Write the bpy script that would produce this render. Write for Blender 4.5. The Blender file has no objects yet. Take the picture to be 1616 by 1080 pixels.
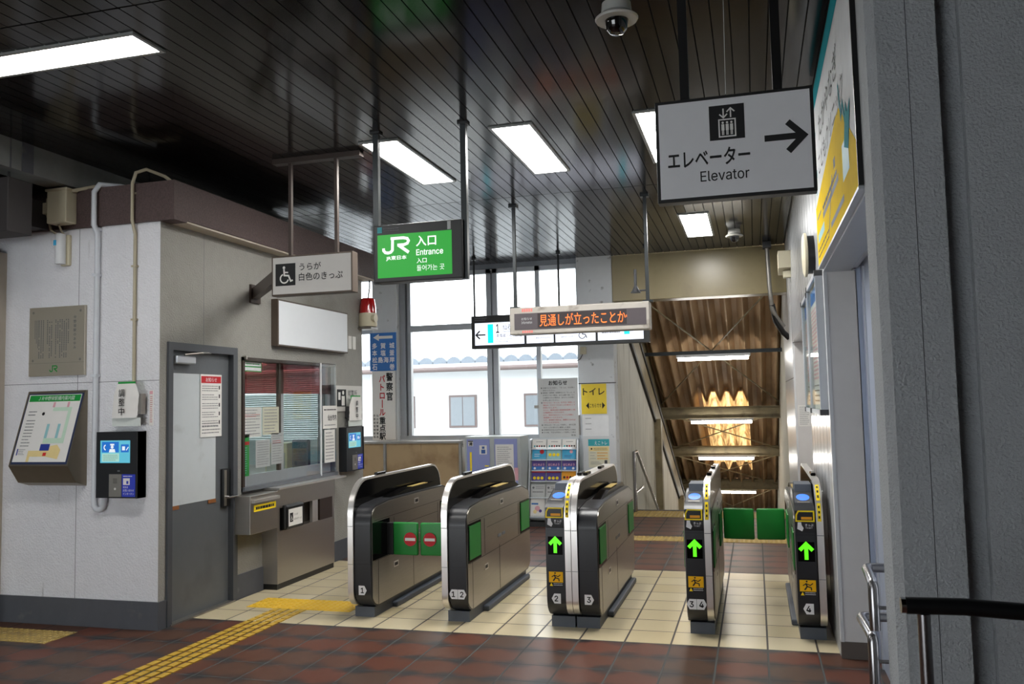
import bpy, bmesh, math, random
from mathutils import Vector, Matrix
random.seed(7)
C = bpy.context.scene.collection
SC = bpy.context.scene
V3 = Vector

# ------------------------------------------------------------------ camera
YAW, PITCH, ROLL, CAMH, FPX = 0.2746, 0.0713, -0.02196, 1.577, 1349.0
fwd = V3((-math.sin(YAW)*math.cos(PITCH), math.cos(YAW)*math.cos(PITCH), math.sin(PITCH)))
rt0 = V3((math.cos(YAW), math.sin(YAW), 0)); up0 = rt0.cross(fwd)
rt = rt0*math.cos(ROLL) + up0*math.sin(ROLL); up = up0*math.cos(ROLL) - rt0*math.sin(ROLL)
cd = bpy.data.cameras.new('camera'); cam = bpy.data.objects.new('camera', cd); C.objects.link(cam)
cam.matrix_world = Matrix(((rt.x, up.x, -fwd.x, 0), (rt.y, up.y, -fwd.y, 0), (rt.z, up.z, -fwd.z, CAMH), (0, 0, 0, 1)))
cd.sensor_width = 36; cd.lens = 36*FPX/1616; cd.clip_start = 0.05; cd.clip_end = 300
SC.camera = cam
# ------------------------------------------------------------------ world, exposure
SC.view_settings.view_transform = 'Standard'; SC.view_settings.look = 'None'
SC.view_settings.exposure = 0.3; SC.view_settings.gamma = 1.0; SC.view_settings.use_curve_mapping = False
w = bpy.data.worlds.new('overcast_sky'); SC.world = w; w.use_nodes = True
bg = w.node_tree.nodes['Background']; bg.inputs[0].default_value = (0.92, 0.97, 1.0, 1); bg.inputs[1].default_value = 5.0
SC.cycles.use_denoising = True
try:
    SC.cycles.max_bounces = 10; SC.cycles.diffuse_bounces = 5; SC.cycles.glossy_bounces = 4; SC.cycles.transparent_max_bounces = 12
    SC.cycles.caustics_reflective = False; SC.cycles.caustics_refractive = False
    SC.cycles.sample_clamp_indirect = 6.0
except Exception: pass
LAMP = 36.0      # radiance of the ceiling panels
TUBE = 34.0       # radiance of the stair tubes

# ------------------------------------------------------------------ materials
M = {}
def nodes(m):
    m.use_nodes = True; nt = m.node_tree; return nt, nt.nodes, nt.links, nt.nodes['Principled BSDF']
def srgb(c):
    return tuple(((x/255)/12.92 if x/255 <= .04045 else ((x/255+.055)/1.055)**2.4) for x in c)
def mat(name, rgb, rough=.5, metal=0., var=.08, scale=14., bump=0., bscale=90., spec=.5, stretch=None, emit=0., coat=0., dirt=None, bd=.006):
    m = bpy.data.materials.new(name); nt, N, L, P = nodes(m); col = srgb(rgb)
    tc = N.new('ShaderNodeTexCoord'); mp = N.new('ShaderNodeMapping'); L.new(tc.outputs['Object'], mp.inputs[0])
    if stretch: mp.inputs['Scale'].default_value = stretch
    nz = N.new('ShaderNodeTexNoise'); nz.inputs['Scale'].default_value = scale; nz.inputs['Detail'].default_value = 4; L.new(mp.outputs[0], nz.inputs[0])
    mx = N.new('ShaderNodeMix'); mx.data_type = 'RGBA'; L.new(nz.outputs['Fac'], mx.inputs[0])
    mx.inputs[6].default_value = (*[c*(1-var) for c in col], 1); mx.inputs[7].default_value = (*[min(1, c*(1+var)) for c in col], 1)
    out = mx.outputs[2]
    if dirt:
        n2 = N.new('ShaderNodeTexNoise'); n2.inputs['Scale'].default_value = dirt[1]; n2.inputs['Detail'].default_value = 6; L.new(tc.outputs['Object'], n2.inputs[0])
        if len(dirt) > 4:
            m2 = N.new('ShaderNodeMapping'); m2.inputs['Scale'].default_value = dirt[4]; L.new(tc.outputs['Object'], m2.inputs[0]); L.new(m2.outputs[0], n2.inputs[0])
        rp = N.new('ShaderNodeMapRange'); rp.inputs[1].default_value = dirt[2]; rp.inputs[2].default_value = dirt[3]; L.new(n2.outputs['Fac'], rp.inputs[0])
        m3 = N.new('ShaderNodeMix'); m3.data_type = 'RGBA'; L.new(rp.outputs[0], m3.inputs[0]); L.new(out, m3.inputs[6]); m3.inputs[7].default_value = (*srgb(dirt[0]), 1); out = m3.outputs[2]
    L.new(out, P.inputs['Base Color'])
    P.inputs['Roughness'].default_value = rough; P.inputs['Metallic'].default_value = metal; P.inputs['Specular IOR Level'].default_value = spec
    if coat: P.inputs['Coat Weight'].default_value = coat; P.inputs['Coat Roughness'].default_value = .08
    if emit: L.new(out, P.inputs['Emission Color']); P.inputs['Emission Strength'].default_value = emit
    if bump:
        n3 = N.new('ShaderNodeTexNoise'); n3.inputs['Scale'].default_value = bscale; n3.inputs['Detail'].default_value = 3; L.new(tc.outputs['Object'], n3.inputs[0])
        b = N.new('ShaderNodeBump'); b.inputs['Strength'].default_value = bump; b.inputs['Distance'].default_value = bd; L.new(n3.outputs['Fac'], b.inputs['Height']); L.new(b.outputs[0], P.inputs['Normal'])
    M[name] = m; return m
mat('stucco_white', (224, 224, 228), .8, bump=.8, bscale=75, var=.05, bd=.009, dirt=((140, 138, 132), 2.2, .68, .95, (9, 9, 1.2)))
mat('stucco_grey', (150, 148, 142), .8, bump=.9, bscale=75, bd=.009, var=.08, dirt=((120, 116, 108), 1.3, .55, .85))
mat('stucco_pillar', (170, 174, 177), .85, bump=.9, bscale=95, var=.06, bd=.009)
mat('base_grey', (78, 80, 86), .6, var=.12, dirt=((110, 108, 104), 6, .62, .8))
mat('fascia', (82, 66, 64), .65, bump=.8, bscale=120, var=.6, scale=70)
mat('soffit_beige', (190, 180, 165), .7)
mat('concrete_dark', (120, 122, 120), .8, bump=.3, dirt=((80, 80, 78), 2, .5, .8))
mat('concrete_stair', (196, 194, 184), .75, bump=.25, bscale=20, var=.06, dirt=((128, 122, 108), 2.5, .5, .8, (6, 6, .5)))
mat('column_paint', (208, 211, 214), .7, var=.05, dirt=((120, 120, 118), 7, .64, .72))
mat('white_panel', (214, 216, 218), .3, var=.03)
mat('wall_panel', (206, 208, 212), .22, metal=.25, var=.03)
mat('jamb_grey', (216, 213, 211), .6, var=.04)
mat('steel_blue', (176, 186, 205), .35, metal=.4, var=.03)
mat('skirt_brown', (92, 84, 78), .5)
mat('beam_cream', (146, 133, 98), .3, var=.05, dirt=((120, 108, 78), 3, .6, .85))
mat('beam_olive', (128, 116, 88), .6, var=.12, dirt=((86, 72, 54), 5, .5, .75))
mat('rake_dark', (34, 32, 32), .6)
mat('steel', (190, 184, 176), .36, metal=1., var=.1, scale=8, stretch=(1, 40, 40))
mat('steel_side', (172, 166, 158), .33, metal=.95, var=.12, scale=6, stretch=(30, 1, 30))
mat('steel_rim', (240, 236, 232), .3, metal=.88, var=.04)
mat('chrome', (200, 200, 202), .14, metal=1., var=.03)
mat('steel_dull', (150, 146, 140), .45, metal=.85, var=.12, dirt=((110, 100, 88), 4, .55, .8))
mat('gate_black', (38, 39, 42), .32, var=.1)
mat('gate_gloss', (10, 10, 11), .1, var=.05, spec=.1)
mat('foot_grey', (74, 80, 90), .5, var=.1)
mat('black', (14, 14, 15), .4)
mat('black_frame', (26, 27, 28), .45, var=.1)
mat('dark_grey', (62, 63, 66), .5)
mat('device_black', (20, 22, 26), .4)
mat('ink', (18, 18, 20), .7, var=.02)
mat('ink_grey', (112, 114, 118), .7)
mat('ink_soft', (150, 150, 152), .8)
mat('ink_red', (190, 22, 34), .6)
mat('ink_white', (236, 236, 238), .6)
mat('ink_blue', (52, 92, 158), .6)
mat('paper', (232, 230, 226), .8, var=.03, spec=.2)
mat('paper_grey', (196, 198, 198), .7, var=.05)
mat('paper_cream', (222, 218, 196), .8, var=.04)
mat('green_pad', (24, 128, 48), .45, var=.06)
mat('green', (20, 150, 60), .5)
mat('teal', (40, 160, 170), .5)
mat('pale_teal', (150, 200, 205), .6)
mat('yellow', (255, 222, 36), .45, var=.04, spec=.25)
mat('yellow_sign', (226, 198, 40), .5, var=.06)
mat('yellow_bright', (232, 186, 44), .55, var=.08, scale=30)
mat('yellow_dull', (196, 158, 52), .6, var=.14, scale=30)
mat('yellow_worn', (176, 150, 84), .6, var=.2, scale=30, dirt=((130, 112, 80), 9, .5, .8))
mat('orange', (246, 168, 22), .5)
mat('print_yellow', (238, 200, 20), .8, spec=.05)
mat('print_teal', (30, 150, 160), .8, spec=.05)
mat('print_white', (224, 226, 228), .8, spec=.1)
mat('sticker_amber', (255, 192, 26), .5, spec=.2)
mat('cyan_flat', (60, 170, 215), .5)
mat('blue_sign', (40, 112, 190), .5, var=.05)
mat('blue_deep', (42, 62, 190), .5)
mat('purple', (78, 60, 140), .5)
mat('pink', (226, 170, 180), .6)
mat('door_grey', (100, 104, 108), .42, metal=.2, var=.06, dirt=((84, 86, 90), 3, .55, .85))
mat('door_frame', (72, 75, 80), .5)
mat('whiteboard', (196, 202, 206), .35, var=.04, dirt=((158, 162, 164), 4, .6, .85))
mat('alu', (196, 200, 206), .38, metal=.6, var=.04)
mat('alu_dark', (120, 124, 130), .4, metal=.5, var=.06)
mat('window_sash', (180, 184, 190), .4, metal=.4, var=.06)
mat('sign_brown', (88, 76, 66), .45, metal=.3)
mat('sign_face', (206, 203, 198), .55, var=.03)
mat('sign_face_cool', (228, 228, 231), .55, var=.03)
mat('blank_white', (226, 230, 234), .5, var=.02)
mat('led_case', (172, 166, 158), .5, var=.1, dirt=((120, 112, 100), 8, .58, .75))
mat('led_window', (74, 66, 70), .4)
mat('led_black', (38, 28, 30), .6)
mat('beige_plastic', (206, 198, 172), .5, var=.04)
mat('conduit_white', (214, 218, 224), .4)
mat('conduit_beige', (180, 170, 146), .5, var=.1)
mat('white_plastic', (226, 228, 230), .4)
mat('beacon_red', (170, 16, 18), .15, coat=.6)
mat('plywood', (172, 146, 108), .7, var=.1, scale=5, dirt=((128, 98, 64), 3, .5, .75))
mat('cabinet_blue', (140, 148, 200), .5, var=.03)
mat('cabinet_grey', (176, 182, 180), .5, var=.05)
mat('light_frame', (150, 152, 150), .4, metal=.3)
mat('camera_white', (196, 196, 190), .35)
mat('dome_black', (10, 10, 12), .05, coat=.5)
mat('pole_dark', (44, 48, 50), .35, metal=.5)
mat('brown_metal', (60, 48, 42), .45, metal=.3)
mat('rail_black', (28, 29, 31), .3, metal=.5)
mat('rail_steel', (150, 148, 150), .26, metal=1., var=.05)
mat('duct_dark', (44, 40, 40), .6, metal=.1)
mat('facade', (206, 210, 213), .8, var=.03)
mat('roof_tile', (104, 114, 124), .6, var=.1)
mat('house_glass', (110, 118, 124), .3)
mat('house_trim', (96, 84, 82), .6)
mat('ground_out', (170, 170, 168), .9)
mat('blind', (170, 184, 186), .5)
mat('navy', (34, 40, 62), .7)
mat('wood_brown', (140, 88, 44), .55, var=.15, stretch=(1, 1, 6))
mat('cream_box', (206, 200, 170), .6)
mat('plaque_steel', (186, 178, 162), .4, metal=.6, var=.08, scale=5)
mat('map_steel', (136, 126, 110), .4, metal=.7, var=.08)
mat('map_navy', (52, 62, 92), .4)
mat('map_yellow', (236, 214, 150), .6); mat('map_mint', (200, 226, 204), .6); mat('map_blue', (40, 60, 150), .6); mat('map_red', (220, 50, 50), .6)
mat('bag_plastic', (214, 220, 216), .35, var=.05)
mat('film_red', (96, 30, 34), .3)
def emis(name, rgb, s, lin=False):
    m = bpy.data.materials.new(name); nt, N, L, P = nodes(m); c = rgb if lin else srgb(rgb)
    tc = N.new('ShaderNodeTexCoord'); nz = N.new('ShaderNodeTexNoise'); nz.inputs['Scale'].default_value = 3; L.new(tc.outputs['Object'], nz.inputs[0])
    mx = N.new('ShaderNodeMix'); mx.data_type = 'RGBA'; L.new(nz.outputs['Fac'], mx.inputs[0]); mx.inputs[6].default_value = (*[x*.95 for x in c], 1); mx.inputs[7].default_value = (*c, 1)
    L.new(mx.outputs[2], P.inputs['Emission Color']); P.inputs['Emission Strength'].default_value = s; P.inputs['Base Color'].default_value = (*[x*.3 for x in c], 1); P.inputs['Roughness'].default_value = .4
    M[name] = m
emis('lamp', (1., .985, .95), LAMP, True)
emis('tube', (1., .97, .9), TUBE, True)
emis('booth_fill', (.95, 1., .98), 16., True)
emis('lit_green', (22, 142, 38), 1.)
emis('lit_white', (236, 240, 255), 1.15)
emis('lit_cyan', (0, 216, 232), 1.1)
emis('lit_letter', (240, 248, 242), 1.)
emis('led_orange', (255, 116, 40), 1.5)
emis('led_red', (236, 120, 110), .7)
emis('arrow_green', (90, 236, 20), 1.1)
emis('screen_cyan', (96, 190, 214), .68)
emis('screen_pale', (168, 218, 206), .68)
emis('screen_blue', (30, 110, 200), .68)
emis('screen_white', (235, 242, 248), .68)
emis('reader_blue', (70, 130, 255), 1.1)
def glass(name, tint=(1, 1, 1), refl=.5):
    m = bpy.data.materials.new(name); m.use_nodes = True; nt = m.node_tree; N = nt.nodes; L = nt.links; N.clear()
    o = N.new('ShaderNodeOutputMaterial'); t = N.new('ShaderNodeBsdfTransparent'); t.inputs[0].default_value = (*tint, 1)
    g = N.new('ShaderNodeBsdfGlossy'); g.inputs['Roughness'].default_value = .03; lw = N.new('ShaderNodeLayerWeight'); pw = N.new('ShaderNodeMath'); pw.operation = 'POWER'; pw.inputs[1].default_value = 5; L.new(lw.outputs['Facing'], pw.inputs[0]); f = N.new('ShaderNodeMath'); f.operation = 'MULTIPLY_ADD'; f.inputs[1].default_value = .96; f.inputs[2].default_value = .04; L.new(pw.outputs[0], f.inputs[0])
    tc = N.new('ShaderNodeTexCoord'); nz = N.new('ShaderNodeTexNoise'); nz.inputs['Scale'].default_value = 3.; L.new(tc.outputs['Object'], nz.inputs[0])
    b = N.new('ShaderNodeBump'); b.inputs['Strength'].default_value = .04; L.new(nz.outputs['Fac'], b.inputs['Height']); L.new(b.outputs[0], g.inputs['Normal'])
    mu = N.new('ShaderNodeMath'); mu.operation = 'MULTIPLY'; mu.inputs[1].default_value = refl; L.new(f.outputs[0], mu.inputs[0])
    s = N.new('ShaderNodeMixShader'); L.new(mu.outputs[0], s.inputs[0]); L.new(t.outputs[0], s.inputs[1]); L.new(g.outputs[0], s.inputs[2]); L.new(s.outputs[0], o.inputs[0]); M[name] = m
glass('glass'); glass('glass_booth', (.9, .96, .95), 1.); glass('glass_film', (.46, .2, .2), .45); glass('acrylic', (.97, .98, .98), 1.); glass('poly', (.9, .93, .92), .3)
def translucent(name, rgb):
    m = bpy.data.materials.new(name); nt, N, L, P = nodes(m)
    tc = N.new('ShaderNodeTexCoord'); mp = N.new('ShaderNodeMapping'); mp.inputs['Scale'].default_value = (6, 1.2, 1); L.new(tc.outputs['Object'], mp.inputs[0])
    nz = N.new('ShaderNodeTexNoise'); nz.inputs['Scale'].default_value = 2.5; nz.inputs['Detail'].default_value = 6; L.new(mp.outputs[0], nz.inputs[0])
    cr = N.new('ShaderNodeValToRGB'); cr.color_ramp.elements[0].position = .35; cr.color_ramp.elements[0].color = (.25, .13, .05, 1); cr.color_ramp.elements[1].position = .6; cr.color_ramp.elements[1].color = (*srgb(rgb), 1); L.new(nz.outputs['Fac'], cr.inputs[0])
    t = N.new('ShaderNodeBsdfTranslucent'); L.new(cr.outputs[0], t.inputs[0]); L.new(cr.outputs[0], P.inputs['Base Color'])
    s = N.new('ShaderNodeMixShader'); s.inputs[0].default_value = .75; L.new(P.outputs[0], s.inputs[1]); L.new(t.outputs[0], s.inputs[2]); L.new(s.outputs[0], N['Material Output'].inputs[0]); M[name] = m
translucent('skylight_sheet', (228, 186, 124))
mat('roof_sheet', (178, 148, 114), .6, var=.12, scale=3, stretch=(8, .6, 1), dirt=((110, 82, 58), 1.2, .5, .85, (3, .6, 1)))
# ceiling slats: dark brown glossy metal
m = mat('slat', (20, 16, 14), .14, var=.06, scale=2, spec=.2)
mat('slat_gap', (6, 6, 6), .8)
# floor tiles
def floor_mat():
    m = bpy.data.materials.new('floor_tiles'); nt, N, L, P = nodes(m)
    tc = N.new('ShaderNodeTexCoord'); sx = N.new('ShaderNodeSeparateXYZ'); L.new(tc.outputs['Object'], sx.inputs[0])
    def ma(op, a, b=None, c=None):
        n = N.new('ShaderNodeMath'); n.operation = op
        for i, x in enumerate((a, b, c)):
            if x is None: continue
            if isinstance(x, (int, float)): n.inputs[i].default_value = x
            else: L.new(x, n.inputs[i])
        return n.outputs[0]
    u = ma('DIVIDE', ma('ADD', sx.outputs[0], 2.985), .3); v = ma('DIVIDE', ma('SUBTRACT', sx.outputs[1], 5.70), .3)
    fu = ma('FRACT', u); fv = ma('FRACT', v); iu = ma('FLOOR', u); iv = ma('FLOOR', v)
    du = ma('MULTIPLY', ma('MINIMUM', fu, ma('SUBTRACT', 1, fu)), .3); dv = ma('MULTIPLY', ma('MINIMUM', fv, ma('SUBTRACT', 1, fv)), .3)
    grout = ma('MAXIMUM', ma('LESS_THAN', du, .0062), ma('LESS_THAN', dv, .0052)); d = ma('MINIMUM', du, dv)
    tan = ma('MULTIPLY', ma('GREATER_THAN', v, 0), ma('LESS_THAN', v, 8.0))
    cb = N.new('ShaderNodeCombineXYZ'); L.new(iu, cb.inputs[0]); L.new(iv, cb.inputs[1]); wn = N.new('ShaderNodeTexWhiteNoise'); wn.noise_dimensions = '2D'; L.new(cb.outputs[0], wn.inputs[0])
    nz = N.new('ShaderNodeTexNoise'); nz.inputs['Scale'].default_value = 7; nz.inputs['Detail'].default_value = 5; L.new(tc.outputs['Object'], nz.inputs[0])
    def mix(f, a, b):
        n = N.new('ShaderNodeMix'); n.data_type = 'RGBA'
        if isinstance(f, (int, float)): n.inputs[0].default_value = f
        else: L.new(f, n.inputs[0])
        for i, x in ((6, a), (7, b)):
            if isinstance(x, tuple): n.inputs[i].default_value = (*srgb(x), 1)
            else: L.new(x, n.inputs[i])
        return n.outputs[2]
    br = mix(wn.outputs[0], (100, 56, 42), (80, 60, 48))
    # dark fired edges, mostly on the short sides
    e = ma('ADD', ma('MULTIPLY', dv, 9), ma('MULTIPLY', ma('SUBTRACT', nz.outputs['Fac'], .5), 1.6)); e = ma('ADD', e, ma('MULTIPLY', du, 3.5))
    mr = N.new('ShaderNodeMapRange'); mr.inputs[1].default_value = .2; mr.inputs[2].default_value = .95; L.new(e, mr.inputs[0])
    br = mix(mr.outputs[0], (38, 38, 40), br)
    tn = mix(wn.outputs[0], (200, 184, 148), (212, 199, 168))
    c = mix(tan, br, tn); gr = mix(tan, (74, 74, 72), (66, 60, 54)); c = mix(grout, c, gr)
    L.new(c, P.inputs['Base Color']); P.inputs['Specular IOR Level'].default_value = .32
    r = ma('ADD', ma('MULTIPLY', grout, .3), ma('ADD', ma('MULTIPLY', tan, -.17), ma('ADD', .42, 0))); L.new(r, P.inputs['Roughness'])
    n3 = N.new('ShaderNodeTexNoise'); n3.inputs['Scale'].default_value = 12; L.new(tc.outputs['Object'], n3.inputs[0])
    h = ma('MULTIPLY', ma('MINIMUM', d, .007), 60)
    b = N.new('ShaderNodeBump'); b.inputs['Strength'].default_value = .15; b.inputs['Distance'].default_value = .004; L.new(h, b.inputs['Height']); L.new(b.outputs[0], P.inputs['Normal'])
    M['floor'] = m
floor_mat()

# ------------------------------------------------------------------ mesh builder
class Fr:
    def __init__(s, o, U, W): s.o = V3(o); s.U = V3(U).normalized(); s.V = V3(W).normalized(); s.N = s.U.cross(s.V)
    def p(s, u, v, l=0.): return s.o + s.U*u + s.V*v + s.N*l
    def at(s, u, v, l=0.):
        f = Fr(s.p(u, v, l), s.U, s.V); return f
def FY(x, y, z): return Fr((x, y, z), (1, 0, 0), (0, 0, 1))      # faces the entrance side (-Y)
def FXp(x, y, z): return Fr((x, y, z), (0, 1, 0), (0, 0, 1))     # faces +X
def FXm(x, y, z): return Fr((x, y, z), (0, -1, 0), (0, 0, 1))    # faces -X
_tc = {}
_fc = bpy.data.curves.new('lettering_source', 'FONT'); _fo = bpy.data.objects.new('lettering_source', _fc); C.objects.link(_fo)
_fc.resolution_u = 3
_lat = None
try: _lat = bpy.data.fonts.load(bpy.utils.system_resource('DATAFILES', path='fonts')+'/Inter.woff2')
except Exception: _lat = None
_def = _fc.font
def glyphs(s, bold=0., sp=1.):
    k = (s, bold, sp)
    if k not in _tc:
        _fc.font = _lat if (_lat and s.isascii()) else _def; _fc.body = s; _fc.offset = bold; _fc.space_character = sp
        me = bpy.data.meshes.new_from_object(_fo.evaluated_get(bpy.context.evaluated_depsgraph_get()))
        vs = [(v.co.x, v.co.y) for v in me.vertices]; fs = [tuple(p.vertices) for p in me.polygons]
        fs = [f if me.polygons[i].normal.z > 0 else f[::-1] for i, f in enumerate(fs)]
        bpy.data.meshes.remove(me)
        x0 = min(v[0] for v in vs); x1 = max(v[0] for v in vs); y0 = min(v[1] for v in vs); y1 = max(v[1] for v in vs)
        _tc[k] = (vs, fs, x0, y0, x1, y1)
    return _tc[k]
class MB:
    def __init__(s): s.v = []; s.f = []; s.m = []; s.mats = []
    def mi(s, n):
        if n not in s.mats: s.mats.append(n)
        return s.mats.index(n)
    def add(s, vs, fs, mt):
        b = len(s.v); s.v += [V3(x) for x in vs]; k = s.mi(mt)
        for f in fs: s.f.append([b+i for i in f]); s.m.append(k)
    def box(s, x0, x1, y0, y1, z0, z1, mt, bev=0., seg=2):
        if bev:
            bm = bmesh.new(); bmesh.ops.create_cube(bm, size=1)
            bmesh.ops.scale(bm, vec=(x1-x0, y1-y0, z1-z0), verts=bm.verts); bmesh.ops.translate(bm, vec=((x0+x1)/2, (y0+y1)/2, (z0+z1)/2), verts=bm.verts)
            bmesh.ops.bevel(bm, geom=bm.edges[:], offset=bev, segments=seg, affect='EDGES', profile=.5)
            s.bm(bm, mt); return
        P = [(x0, y0, z0), (x1, y0, z0), (x1, y1, z0), (x0, y1, z0), (x0, y0, z1), (x1, y0, z1), (x1, y1, z1), (x0, y1, z1)]
        s.add(P, [(0, 3, 2, 1), (4, 5, 6, 7), (0, 1, 5, 4), (1, 2, 6, 5), (2, 3, 7, 6), (3, 0, 4, 7)], mt)
    def bm(s, bm, mt):
        bm.verts.index_update(); s.add([v.co.copy() for v in bm.verts], [[v.index for v in f.verts] for f in bm.faces], mt); bm.free()
    def fbox(s, F, u0, u1, v0, v1, l0, l1, mt):
        P = [F.p(u, v, l) for l in (l0, l1) for u, v in ((u0, v0), (u1, v0), (u1, v1), (u0, v1))]
        s.add(P, [(3, 2, 1, 0), (4, 5, 6, 7), (0, 1, 5, 4), (1, 2, 6, 5), (2, 3, 7, 6), (3, 0, 4, 7)], mt)
    def quad(s, F, u0, v0, u1, v1, l, mt): s.add([F.p(u0, v0, l), F.p(u1, v0, l), F.p(u1, v1, l), F.p(u0, v1, l)], [(0, 1, 2, 3)], mt)
    def poly(s, F, pts, l, mt): s.add([F.p(u, v, l) for u, v in pts], [tuple(range(len(pts)))], mt)
    def disc(s, F, u, v, r, l, mt, n=24, rv=None): s.poly(F, [(u+r*math.cos(2*math.pi*i/n), v+(rv or r)*math.sin(2*math.pi*i/n)) for i in range(n)], l, mt)
    def ring(s, F, u, v, r0, r1, l, mt, a0=0, a1=360, n=24):
        P = []; fs = []
        for i in range(n+1):
            a = math.radians(a0+(a1-a0)*i/n); P += [F.p(u+r0*math.cos(a), v+r0*math.sin(a), l), F.p(u+r1*math.cos(a), v+r1*math.sin(a), l)]
        for i in range(n): fs.append((2*i, 2*i+1, 2*i+3, 2*i+2))
        s.add(P, fs, mt)
    def stroke(s, F, pts, wd, l, mt, closed=False):
        n = len(pts); P = []
        for i in range(n):
            a = V3((*pts[i-1], 0)) if (i > 0 or closed) else None; b = V3((*pts[i], 0)); c = V3((*pts[(i+1) % n], 0)) if (i < n-1 or closed) else None
            d1 = (b-a).normalized() if a is not None else (c-b).normalized(); d2 = (c-b).normalized() if c is not None else d1
            n1 = V3((-d1.y, d1.x, 0)); n2 = V3((-d2.y, d2.x, 0)); m_ = (n1+n2)
            m_ = m_.normalized() if m_.length > 1e-6 else n1; k = min(2.5, 1/max(.3, m_.dot(n1)))
            P += [b+m_*(wd/2*k), b-m_*(wd/2*k)]
        fs = []
        for i in range(n if closed else n-1):
            j = (i+1) % n; fs.append((2*i+1, 2*j+1, 2*j, 2*i))
        s.add([F.p(p.x, p.y, l) for p in P], fs, mt)
    def text(s, F, t, u0, v0, u1, v1, l, mt, bold=0., keep=None, sp=1.):
        vs, fs, x0, y0, x1, y1 = glyphs(t, 0., sp); sx = (u1-u0)/max(1e-6, x1-x0); sy = (v1-v0)/max(1e-6, y1-y0)
        if keep == 'h': sx = sy
        if keep == 'c': k = sy; sx = k; u0 = (u0+u1)/2-(x1-x0)*k/2
        if keep == 'w': sy = sx
        for k_, (dx, dy) in enumerate([(0, 0)] if not bold else [(-bold, 0), (bold, 0), (0, bold), (0, -bold)]): s.add([F.p(u0+(x+dx-x0)*sx, v0+(y+dy-y0)*sy, l+.0002*k_) for x, y in vs], fs, mt)
    def vtext(s, F, t, u, v1, size, step, l, mt, bold=0., wx=1.):
        for i, ch in enumerate(t):
            if ch == ' ': continue
            if ch == 'ー': s.quad(F, u-size*.06, v1-i*step-size, u+size*.06, v1-i*step, l, mt); continue
            vs, fs, x0, y0, x1, y1 = glyphs(ch); k = size/1.0
            cx = (x0+x1)/2
            for k_, (dx, dy) in enumerate([(0, 0)] if not bold else [(-bold, 0), (bold, 0), (0, bold), (0, -bold)]): s.add([F.p(u+(x+dx-cx)*k*wx, v1-i*step-size+(y+dy+.12)*k, l+.0002*k_) for x, y in vs], fs, mt)
    def lines(s, F, u0, u1, v1, v0, n, l, mt, th=.28, seed=1, ragged=.3, dash=True):
        r = random.Random(seed); st = (v1-v0)/n
        for i in range(n):
            v = v1-(i+.5)*st; e = u1-(u1-u0)*(r.random()*ragged if r.random() < .5 else 0); u = u0
            while u < e-1e-4:
                wdt = (u1-u0)*(.04+.12*r.random()) if dash else e-u
                s.quad(F, u, v-st*th/2, min(e, u+wdt), v+st*th/2, l, mt); u += wdt+(u1-u0)*.018
    def prism(s, pts, a0, a1, axis, mt):
        # pts: (p,q) outline; axis 'x' -> p=Y,q=Z ; 'y' -> p=X,q=Z ; 'z' -> p=X,q=Y
        def P(p, q, a): return {'x': (a, p, q), 'y': (p, a, q), 'z': (p, q, a)}[axis]
        n = len(pts); ar = sum(pts[i][0]*pts[(i+1) % n][1]-pts[(i+1) % n][0]*pts[i][1] for i in range(n))
        if (ar < 0) != (axis == 'y'): pts = pts[::-1]
        vs = [P(p, q, a0) for p, q in pts]+[P(p, q, a1) for p, q in pts]
        s.add(vs, [tuple(range(n-1, -1, -1)), tuple(range(n, 2*n))]+[(i, (i+1) % n, n+(i+1) % n, n+i) for i in range(n)], mt)
    def tube(s, pts, r, mt, n=10, cap=True):
        pts = [V3(p) for p in pts]; vs = []; fs = []; prev = None
        for i, p in enumerate(pts):
            d = ((pts[i+1]-p).normalized() if i < len(pts)-1 else V3((0, 0, 0)))+((p-pts[i-1]).normalized() if i > 0 else V3((0, 0, 0)))
            d.normalize()
            if prev is None: a = V3((0, 0, 1)) if abs(d.z) < .9 else V3((1, 0, 0)); x = d.cross(a).normalized()
            else: x = (prev-d*prev.dot(d)).normalized()
            prev = x; y = d.cross(x)
            for k in range(n): t = 2*math.pi*k/n; vs.append(p+x*(r*math.cos(t))+y*(r*math.sin(t)))
        for i in range(len(pts)-1):
            for k in range(n): fs.append((i*n+k, i*n+(k+1) % n, (i+1)*n+(k+1) % n, (i+1)*n+k))
        if cap: fs += [tuple(range(n-1, -1, -1)), tuple(range((len(pts)-1)*n, len(pts)*n))]
        s.add(vs, fs, mt)
    def lathe(s, o, prof, mt, n=24, ax='z'):
        vs = []; fs = []
        for r, h in prof:
            for k in range(n):
                t = 2*math.pi*k/n; a, b = r*math.cos(t), r*math.sin(t)
                vs.append(V3(o)+V3({'z': (a, b, h), 'x': (h, a, b), 'y': (b, h, a)}[ax]))
        for i in range(len(prof)-1):
            for k in range(n): fs.append((i*n+k, i*n+(k+1) % n, (i+1)*n+(k+1) % n, (i+1)*n+k))
        fs += [tuple(range(n-1, -1, -1)), tuple(range((len(prof)-1)*n, len(prof)*n))]
        s.add(vs, fs, mt)
    def build(s, name, parent=None, smooth=False, label=None, cat=None, group=None, kind=None):
        me = bpy.data.meshes.new(name); off = V3((0, 0, 0)); q = parent
        while q is not None: off += q.location; q = q.parent
        me.from_pydata([v-off for v in s.v], [], s.f); me.polygons.foreach_set('material_index', s.m)
        for n in s.mats: me.materials.append(M[n])
        if smooth:
            me.polygons.foreach_set('use_smooth', [True]*len(me.polygons))
            try: me.set_sharp_from_angle(angle=math.radians(40))
            except Exception: pass
        me.update(); o = bpy.data.objects.new(name, me); C.objects.link(o)
        if parent is not None: o.parent = parent
        return tag(o, label, cat, group, kind)
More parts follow.
